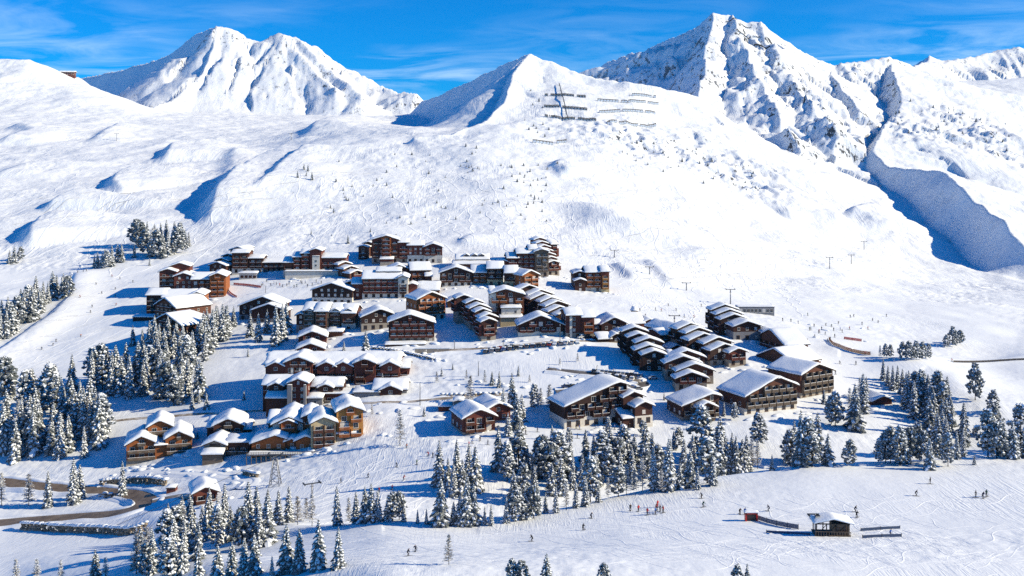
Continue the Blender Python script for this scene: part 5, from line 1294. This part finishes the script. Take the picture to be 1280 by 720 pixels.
def net(label, pts, h, m, nm='net_and_berm_shade', slack=.1, post=3.0):
    xy = trackway(pts, post, 1); b = MB(); o0 = Vector((*xy[0], ground(*xy[0]))); g = [Vector((p[0], p[1], ground(*p))) - o0 for p in xy]
    for p in g: b.tube([p - Vector((0, 0, .4)), p + Vector((0, 0, h + .15))], .06, 5, 1)
    for p, q in zip(g[:-1], g[1:]):
        k = 6
        for i in range(k):       # woven bands between posts
            z0 = .08 + (h - .1) * i / k; z1 = z0 + h / k * .8
            b.add([p + Vector((0, -.02, z0)), q + Vector((0, -.02, z0)), q + Vector((0, -.02, z1)), p + Vector((0, -.02, z1)), p + Vector((0, .03, z0)), q + Vector((0, .03, z0)), q + Vector((0, .03, z1)), p + Vector((0, .03, z1))],
                  [(0, 1, 2, 3), (7, 6, 5, 4), (0, 4, 5, 1), (3, 2, 6, 7)], 0)
    o = b.obj(nm, (m, M['timber']), None, o0); lab(o, label, 'net'); return o
net('dark blue safety net curving from the red start hut', [(947, 650), (957, 655), (970, 658), (984, 660), (998, 662)], 1.2, M['net'])
net('long dark rope barrier in front of the timber lift station', [(958, 666), (985, 667), (1012, 669)], .6, M['net'])
net('upper dark strip standing in for blue berm shade right of the lift station', [(1076, 664), (1100, 662), (1125, 661)], .7, M['net'])  # no net here: dark strip stands in for a berm's blue shade
net('lower dark strip standing in for blue berm shade right of the lift station', [(1078, 673), (1102, 672), (1127, 671)], .7, M['net'])  # second dark strip, painted shade of the lower berm
net('curved orange fence below the nursery lift', [(1036, 425), (1042, 432), (1050, 437), (1062, 441), (1075, 443), (1088, 444)], 1.7, M['onet'])
net('short red net beside the nursery lift', [(1055, 424), (1066, 426), (1077, 427)], 1.4, M['rnet'])
net('small red net by the snow front nursery area', [(292, 356), (304, 357), (318, 358), (326, 360)], 1.4, M['rnet'])
net('red net looping round the snow front nursery area', [(287, 357), (284, 362), (288, 368), (296, 372)], 1.2, M['rnet'])
net('long dark fence along the far eastern piste edge', [(1192, 453), (1220, 452), (1250, 451), (1284, 450)], 1.0, M['timber'], 'fence', post=5.0)

# street lamps
M['lampglass'] = mat('lamp glass', (.7, .7, .66), .3)
def lamp(px, py, hp, label):
    P, s = spot(px, py); H = hp * s; e = empty('street_lamp', P); lab(e, label, 'street lamp', 'lamp posts by the lanes')
    b = MB(); b.tube([(0, 0, -1), (0, 0, H)], .17, 7, 0, r2=.1); b.tube([(0, 0, H - .1), (.3, -.7, H + .25), (.4, -1.3, H + .2)], .07, 5, 0); b.obj('post', M['dkmetal'], e)
    b = MB(); b.prism([(-.22, H + .05), (.22, H + .05), (.15, H + .3), (-.15, H + .3)], -1.9, -1.2, 0); b.obj('lamp_head', M['lampglass'], e)
for a in [(525, 507, 28, 'tall lamp post beside the lane right of the long residence'), (700, 432, 26, 'tall lamp post in front of the wide low dark chalet'), (629, 436, 14, 'short lamp post by the parked cars below scalloped row'), (746, 470, 13, 'lamp post among cars in the shaded car park'), (767, 474, 13, 'lamp post at the eastern end of the car park'), (598, 470, 18, 'lamp post alone on the open white bank'), (332, 366, 9, 'thin lamp post on the snow front'), (568, 437, 11, 'lamp post by the masonry retaining wall')]: lamp(*a)

# parked cars
def car_mesh(col, snowy, k):
    m = mat('car paint', col, .3, .6); b = MB()
    body = [(-2.1, .35), (-2.15, .75), (-1.95, .95), (-1.35, 1.0), (-.75, 1.48), (.75, 1.50), (1.45, 1.02), (2.0, .86), (2.15, .6), (2.1, .3)]
    b.prism(body, -.84, .84, 0)
    b.prism([(-1.18, 1.03), (-.70, 1.42), (.70, 1.44), (1.26, 1.03)], -.86, .86, 1)
    b.add([(1.38, -.7, 1.07), (1.38, .7, 1.07), (.80, .66, 1.46), (.80, -.66, 1.46)], [(0, 1, 2, 3)], 1); b.add([(-1.33, -.7, 1.03), (-1.33, .7, 1.03), (-.80, .66, 1.46), (-.80, -.66, 1.46)], [(3, 2, 1, 0)], 1)
    for x in (-1.3, 1.35):
        for y in (-.86, .86): b.tube([(x, y - .1, .32), (x, y + .1, .32)], .33, 12, 2)
    for y in (-.6, .6): b.box(2.08, 2.17, y - .17, y + .17, .6, .76, 3); b.box(-2.17, -2.1, y - .15, y + .15, .68, .84, 4)
    if snowy:
        b.prism([(-.78, 1.5), (.78, 1.52), (.62, 1.78), (-.6, 1.80)], -.78, .78, 5)
        if snowy > 1: b.prism([(1.3, 1.08), (2.05, .9), (1.95, 1.05), (1.4, 1.25)], -.8, .8, 5)
    return b.mesh('parked_car', m, M['glass'], M['tyre'], M['lampglass'], M['red'], M['snow'])
M['tyre'] = mat('tyre', (.02, .02, .02), .9)
CARS = [car_mesh(c, s_, i) for i, (c, s_) in enumerate([((.03, .035, .045), 1), ((.50, .51, .53), 2), ((.05, .08, .20), 1), ((.28, .03, .025), 1), ((.72, .72, .70), 2), ((.09, .10, .10), 2), ((.02, .02, .022), 0), ((.20, .21, .23), 1)])]
CN = ['black car with snowy roof', 'silver car heaped with snow', 'blue car with snowy roof', 'red car with snowy roof', 'white car heaped with snow', 'dark grey car heaped with snow', 'clean black car', 'grey car with snowy roof']
def cars(spots, where, rz):
    for i, (px, py) in enumerate(spots):
        P, s = spot(px, py); k = RNG.randrange(8); o = link('parked_car', CARS[k], None, P + Vector((0, 0, .12)), rz + RNG.uniform(-.12, .12) + (math.pi if RNG.random() < .4 else 0))
        lab(o, '%s, %s from left %s' % (CN[k], ORD[i], where), 'car', 'cars parked ' + where)
L_ = lambda a, c, n: [(a[0] + (c[0] - a[0]) * i / (n - 1), a[1] + (c[1] - a[1]) * i / (n - 1)) for i in range(n)]
cars(L_((607, 441.5), (645, 436.5), 6), 'along the upper lane', 1.35); cars(L_((652, 435.5), (722, 429.5), 11), 'in the upper lane row', 1.35)
cars(L_((612, 438.5), (640, 434.5), 5), 'in the upper lane second row', 1.35)
cars(L_((743, 466), (800, 472), 12), 'in the shaded car park', 1.25); cars(L_((752, 471), (790, 476), 5), 'in the shaded park front row', 1.25)
cars(L_((708, 485), (748, 483), 6), 'on the lower lane loop', .1); cars([(735, 423), (745, 424.5), (727, 423), (752, 425)], 'outside the striped red-brown block', .4)
cars([(131, 621.5), (138, 622.5), (146, 622.5)], 'inside the hairpin bend', .2); cars([(797, 488), (816, 474)], 'at the shaded road bend', .3)

# people on the snow
SKIN = mat('skin', (.55, .36, .27), .6)
def person_mesh(pose, jacket, trousers):
    """one continuous figure grown from a jointed skeleton, with skis and poles"""
    J = {'stand': dict(hip=(0, 0, .92), chest=(0, -.03, 1.30), neck=(0, -.03, 1.48), head=(0, -.05, 1.64), kl=(-.12, -.05, .50), kr=(.12, -.05, .50), al=(-.13, 0, .08), ar=(.13, 0, .08), el=(-.30, -.05, 1.12), er=(.30, -.05, 1.12), hl=(-.32, -.28, .98), hr=(.32, -.28, .98)),
         'ski': dict(hip=(0, .18, .74), chest=(0, -.10, 1.08), neck=(0, -.20, 1.24), head=(0, -.27, 1.39), kl=(-.14, -.16, .46), kr=(.14, -.12, .48), al=(-.14, .02, .08), ar=(.14, .04, .08), el=(-.36, -.18, .98), er=(.36, -.16, .98), hl=(-.36, -.44, .90), hr=(.38, -.42, .90)),
         'turn': dict(hip=(.10, .12, .76), chest=(-.03, -.06, 1.12), neck=(-.06, -.14, 1.28), head=(-.06, -.20, 1.43), kl=(-.02, -.14, .46), kr=(.24, -.10, .50), al=(-.18, .02, .08), ar=(.10, .06, .08), el=(-.38, -.12, 1.08), er=(.30, -.16, .96), hl=(-.52, -.34, 1.0), hr=(.40, -.40, .86))}[pose]
    V, E, R_ = [], [], []
    def v(p, r, parent=None):
        V.append(p); R_.append(r); 
        if parent is not None: E.append((parent, len(V) - 1))
        return len(V) - 1
    h = v(J['hip'], .15); c = v(J['chest'], .19, h); nk = v(J['neck'], .085, c); hd = v(J['head'], .125, nk); v((J['head'][0], J['head'][1] - .01, J['head'][2] + .12), .10, hd)
    for s_, k, a, e_, hn in ((-1, 'kl', 'al', 'el', 'hl'), (1, 'kr', 'ar', 'er', 'hr')):
        kk = v(J[k], .085, v((J['hip'][0] + s_ * .11, J['hip'][1], J['hip'][2] - .06), .12, h)); aa = v(J[a], .065, kk); v((J[a][0], J[a][1] - .16, .06), .055, aa)
        sh = v((J['chest'][0] + s_ * .20, J['chest'][1], J['chest'][2] + .09), .085, c); ee = v(J[e_], .062, sh); v(J[hn], .05, ee)
    me = bpy.data.meshes.new('person'); me.from_pydata(V, E, []); o = bpy.data.objects.new('person', me); COL.objects.link(o)
    sk = o.modifiers.new('skin', 'SKIN'); sk.use_smooth_shade = True
    for i, q in enumerate(me.skin_vertices[0].data): q.radius = (R_[i], R_[i]); q.use_root = (i == 0)
    o.modifiers.new('sub', 'SUBSURF').levels = 1
    dg = bpy.context.evaluated_depsgraph_get(); ev = bpy.data.meshes.new_from_object(o.evaluated_get(dg)); bpy.data.objects.remove(o)
    b = MB(); hz = J['neck'][2]; hipz = J['hip'][2]
    vs = [tuple(q.co) for q in ev.vertices]
    for p in ev.polygons:
        z = p.center.z; y = p.center.y; mi = 0
        if z > hz + .04: mi = 3 if (z > J['head'][2] + .06 or y > J['head'][1] + .02) else 2
        elif z < .14: mi = 4
        elif z < hipz - .02 and abs(p.center.x) < .3: mi = 1
        b.f.append(tuple(p.vertices)); b.m.append(mi); b.sm.append(True)
    b.v = vs
    for a in ('al', 'ar'):
        x, y = J[a][0], J[a][1]
        b.add([(x - .05, y - .95, .09), (x + .05, y - .95, .09), (x + .05, y - .75, .02), (x - .05, y - .75, .02), (x + .05, y + .75, .02), (x - .05, y + .75, .02)], [(0, 1, 2, 3), (3, 2, 4, 5)], 4)
        b.box(x - .05, x + .05, y - .75, y + .75, .0, .03, 4)
    for hn in ('hl', 'hr'):
        p = J[hn]; b.tube([p, (p[0] * 1.15, p[1] + (.25 if pose != 'stand' else -.05), .05)], .018, 5, 4)
    bpy.data.meshes.remove(ev)
    return b.mesh('person', mat('jacket', jacket, .7), mat('trousers', trousers, .7), SKIN, mat('helmet', trousers if pose == 'turn' else (.05, .05, .06), .4), M['dkmetal'])
JC = [('dark navy jacket', (.02, .03, .07)), ('black jacket', (.015, .015, .018)), ('red jacket', (.50, .03, .03)), ('blue jacket', (.03, .12, .42)), ('orange jacket', (.60, .16, .02)), ('dark green jacket', (.03, .10, .06))]
POSE = [('stand', 'standing on skis'), ('ski', 'crouched downhill'), ('turn', 'leaning into a turn')]
PM = {(i, j): person_mesh(POSE[j][0], JC[i][1], (.02, .022, .03) if i % 2 == 0 else (.06, .05, .05)) for i in range(6) for j in range(3)}
def people(where, spots, poses=(0, 1, 2)):
    spots = sorted(spots)
    for i, q in enumerate(spots):
        px, py = q[:2]; c = q[2] if len(q) > 2 else RNG.choice((0, 0, 1, 1, 1, 2, 3, 5)); k = RNG.choice(poses)
        P, s = spot(px, py); o = link('person', PM[(c, k)], None, P + Vector((0, 0, .02)), RNG.uniform(-2.6, 2.6)); o.scale = (1.08,) * 3
        t = ('%s from left ' % ORD[i]) if len(spots) > 1 else ''
        lab(o, '%s skier %s, %s%s' % (JC[c][0].replace(' jacket', '-clad').replace('dark ', 'dark-'), POSE[k][1].replace(' on skis', '').replace(' downhill', '').replace(' into a turn', ''), t, where), 'person', 'people ' + where)
people('in the knot of skiers mid piste', [(788, 639, 1), (798, 640, 2), (809, 644, 2), (819, 643, 3), (821, 638, 2), (825, 640, 0), (829, 641, 2), (822, 634, 2)], (0,))
people('strung along the near piste', [(665, 677, 1), (729, 663, 1), (739, 648, 0)], (1, 2))
people('near the top of near piste', [(877, 623, 1), (879, 634, 5)], (1, 2))
people('above the lower lift station', [(925, 643, 1), (961, 639, 0), (931, 643, 3), (1069, 640, 1), (1071, 647, 1)], (0, 1))
people('on the wide eastern piste', [(1145, 620, 1), (1163, 605, 1), (1220, 622, 1), (1229, 623, 0), (1233, 621, 5), (1113, 670, 3)], (0, 1, 2))
people('beside the lone bare larch', [(510, 695, 1), (519, 690, 0)], (1, 2))
people('on the run below the twin brown chalets', [(426, 604, 1), (460, 597, 0), (496, 584, 0), (521, 581, 5), (535, 570, 2), (541, 572, 0), (610, 556, 1), (490, 612, 2), (474, 616, 2), (505, 600, 2), (508, 560, 4), (586, 558, 2), (590, 554, 3), (600, 551, 1)], (0, 1, 2))
people('on the snow before the dark arched hotel', [(657, 543, 1), (672, 540, 0), (724, 537, 3), (720, 536, 1), (768, 537, 3), (790, 529, 2), (792, 533, 2), (787, 535, 1), (722, 548, 0), (840, 505, 1)], (0,))
people('on the broad western run', [(97, 341, 1), (104, 340, 0), (108, 339, 1), (120, 356, 0), (140, 346, 2), (144, 362, 1), (150, 349, 0), (100, 372, 2), (115, 384, 0), (144, 371, 1), (66, 432, 1), (52, 437, 0), (101, 421, 4), (70, 427, 1), (113, 391, 1), (127, 367, 0), (166, 353, 1), (145, 382, 2), (190, 288, 1)], (1, 2))
people('on the snow front nursery area', [(x + RNG.uniform(-2, 2), 352 + RNG.uniform(0, 8)) for x in np.linspace(326, 402, 20)], (0,))
people('round the nursery lift', [(x + RNG.uniform(-2, 2), 412 + RNG.uniform(0, 16)) for x in np.linspace(1008, 1052, 14)], (0,))
people('on the upper eastern nursery slope', [(x + RNG.uniform(-3, 3), 394 + RNG.uniform(0, 15)) for x in np.linspace(980, 1110, 14)], (0, 1))
people('below the sunny lift run', [(x + RNG.uniform(-3, 3), 380 + RNG.uniform(0, 20)) for x in np.linspace(800, 905, 12)], (0, 1, 2))
people('below the orange fence', [(1050, 455, 1), (1070, 456, 0), (1081, 444, 2), (1044, 468, 1), (1122, 440, 2), (1150, 446, 1), (1190, 452, 2), (1085, 412, 2), (1062, 412, 2)], (0, 1))
# marker poles on the far summit dome
for i, px in enumerate([9, 13, 16, 20, 24, 28]):
    P, s = spot(px, 73.5); e = empty('marker_pole', P); lab(e, '%s marker pole from the left on the rounded summit' % ORD[i], 'pole', 'poles on the rounded summit')
    b = MB(); b.tube([(0, 0, -1), (0, 0, RNG.uniform(3.5, 6))], .35, 6, 0); b.obj('post', M['dkmetal'], e)

# ski tracks: shallow ridged ruts winding over the snow
QR = random.Random(77); b = MB()
def rut(px, py, head, length, amp, wave, w=.30, h=.042):
    P, _ = spot(px, py); x, y = P.x, P.y; pts = []; ph = QR.uniform(0, 6.28)
    n_ = int(length / 1.0)
    for i in range(n_):
        a = head + amp * math.sin(i * 6.283 / wave + ph); x += math.cos(a); y += math.sin(a)
        if y < 150: break
        pts.append((x, y, a))
    if len(pts) < 6: return
    vs = []
    for i, (x, y, a) in enumerate(pts):
        e_ = min(1, i / 4, (len(pts) - 1 - i) / 4); z0 = ground(x, y)
        for o, hz in ((-w, -.04), (-w * .35, h * e_), (w * .35, h * e_), (w, -.04)):
            vs.append((x - math.sin(a) * o, y + math.cos(a) * o, z0 + hz + .01))
    b.add(vs, [(i * 4 + j, i * 4 + j + 1, (i + 1) * 4 + j + 1, (i + 1) * 4 + j) for i in range(len(pts) - 1) for j in range(3)], 0, True)
for i in range(190): rut(QR.uniform(860, 1300), QR.triangular(625, 722, 712), QR.choice((2.2, 2.6, 2.9, .5)) + QR.uniform(-.4, .4), QR.uniform(10, 46), QR.uniform(.2, .8), QR.uniform(12, 28), .28, QR.uniform(.02, .055))
for i in range(70): rut(QR.uniform(560, 900), QR.uniform(655, 722), 2.7 + QR.uniform(-.5, .5), QR.uniform(20, 70), QR.uniform(.1, .5), QR.uniform(16, 34), .28, QR.uniform(.015, .045))
for i in range(40): rut(QR.uniform(420, 620), QR.uniform(665, 715), 2.9 + QR.uniform(-.4, .4), QR.uniform(20, 60), QR.uniform(.1, .5), QR.uniform(14, 30))
for i in range(46): rut(QR.uniform(60, 190), QR.uniform(330, 440), -2.2 + QR.uniform(-.3, .3), QR.uniform(40, 120), QR.uniform(.2, .7), QR.uniform(14, 26), .45, .07)
for i in range(50): rut(QR.uniform(430, 620), QR.uniform(560, 640), -2.4 + QR.uniform(-.6, .6), QR.uniform(20, 60), QR.uniform(.2, .8), QR.uniform(10, 20), .35, .06)
for i in range(60): rut(QR.uniform(760, 1000), QR.uniform(300, 385), -2.0 + QR.uniform(-.4, .4), QR.uniform(50, 150), QR.uniform(.2, .6), QR.uniform(14, 30), .6, .12)
for i in range(80): rut(QR.uniform(300, 900), QR.uniform(200, 300), -1.8 + QR.uniform(-.7, .7), QR.uniform(60, 180), QR.uniform(.1, .4), QR.uniform(24, 50), .8, .15)
for i in range(46): rut(QR.uniform(20, 300), QR.uniform(200, 300), -1.9 + QR.uniform(-.6, .6), QR.uniform(60, 160), QR.uniform(.1, .4), QR.uniform(24, 50), .8, .15)
lab(b.obj('ski_tracks', M['bank']), kind='stuff')
# ploughed heaps and drifts round the houses and along the lanes
b = MB(); bm_ = bmesh.new(); bmesh.ops.create_icosphere(bm_, subdivisions=2, radius=1); bm_.verts.ensure_lookup_table()
VH = [v.co.copy() for v in bm_.verts]; FH = [tuple(v.index for v in f.verts) for f in bm_.faces]; bm_.free()
def heap(x, y, rx, ry, rz, a):
    z = ground(x, y); ca, sa = math.cos(a), math.sin(a); ph = QR.uniform(0, 6.28)
    vs = []
    for v in VH:
        k = 1 + .16 * math.sin(v.x * 4 + ph) * math.cos(v.y * 5 - ph) + .10 * math.sin(v.z * 7 + v.x * 6 + ph)
        q = (v.x * rx * k, v.y * ry * k, max(-.6, v.z) * rz * k); vs.append((x + q[0] * ca - q[1] * sa, y + q[0] * sa + q[1] * ca, z + q[2]))
    b.add(vs, FH, 0, True)
for o in list(COL.objects):
    if o.parent is None and o.get('category') in ('building', 'hotel', 'chalet', 'lodge', 'hut', 'annex', 'restaurant'):
        for k in range(QR.randrange(4, 9)):
            d_ = QR.uniform(3, 9); t_ = QR.uniform(-14, 14); c_, s_ = math.cos(o.rotation_euler.z), math.sin(o.rotation_euler.z)
            heap(o.location.x + c_ * t_ + s_ * d_, o.location.y + s_ * t_ - c_ * d_, QR.uniform(.9, 2.8), QR.uniform(.7, 1.5), QR.uniform(.35, 1.0), o.rotation_euler.z + QR.uniform(-.5, .5))
for poly, n_ in (([(600, 432), (740, 424), (740, 436), (610, 446)], 18), ([(690, 460), (815, 470), (815, 490), (700, 494)], 22), ([(440, 440), (540, 436), (560, 452), (460, 452)], 22), ([(150, 588), (310, 585), (310, 606), (200, 606)], 24), ([(560, 480), (640, 470), (690, 500), (580, 500)], 26), ([(1000, 405), (1100, 405), (1100, 445), (1010, 440)], 6), ([(330, 505), (520, 500), (520, 515), (330, 520)], 30)):
    xs = [q[0] for q in poly]; ys = [q[1] for q in poly]; c = 0
    while c < n_:
        p = (QR.uniform(min(xs), max(xs)), QR.uniform(min(ys), max(ys)))
        if inside(p, poly):
            P, s = spot(*p); heap(P.x, P.y, QR.uniform(.8, 2.6), QR.uniform(.7, 1.6), QR.uniform(.3, .85), QR.uniform(-1.5, 1.5)); c += 1
lab(b.obj('snow_drifts', M['bank']), kind='stuff')
# ------------------------------------------------------------------ the air
hz_ = bpy.data.materials.new('pale air'); hz_.use_nodes = True; t = hz_.node_tree; t.nodes.clear()
o_ = t.nodes.new('ShaderNodeOutputMaterial'); v_ = t.nodes.new('ShaderNodeVolumePrincipled'); t.links.new(v_.outputs[0], o_.inputs['Volume'])
v_.inputs['Color'].default_value = (.34, .66, 1.0, 1); v_.inputs['Density'].default_value = HAZE; v_.inputs['Anisotropy'].default_value = .25
b = MB(); b.box(-3600, 3600, -60, 4100, float(ZW.min()) - 3, float(ZW.max()) + 20)
lab(b.obj('haze', hz_), kind='stuff')
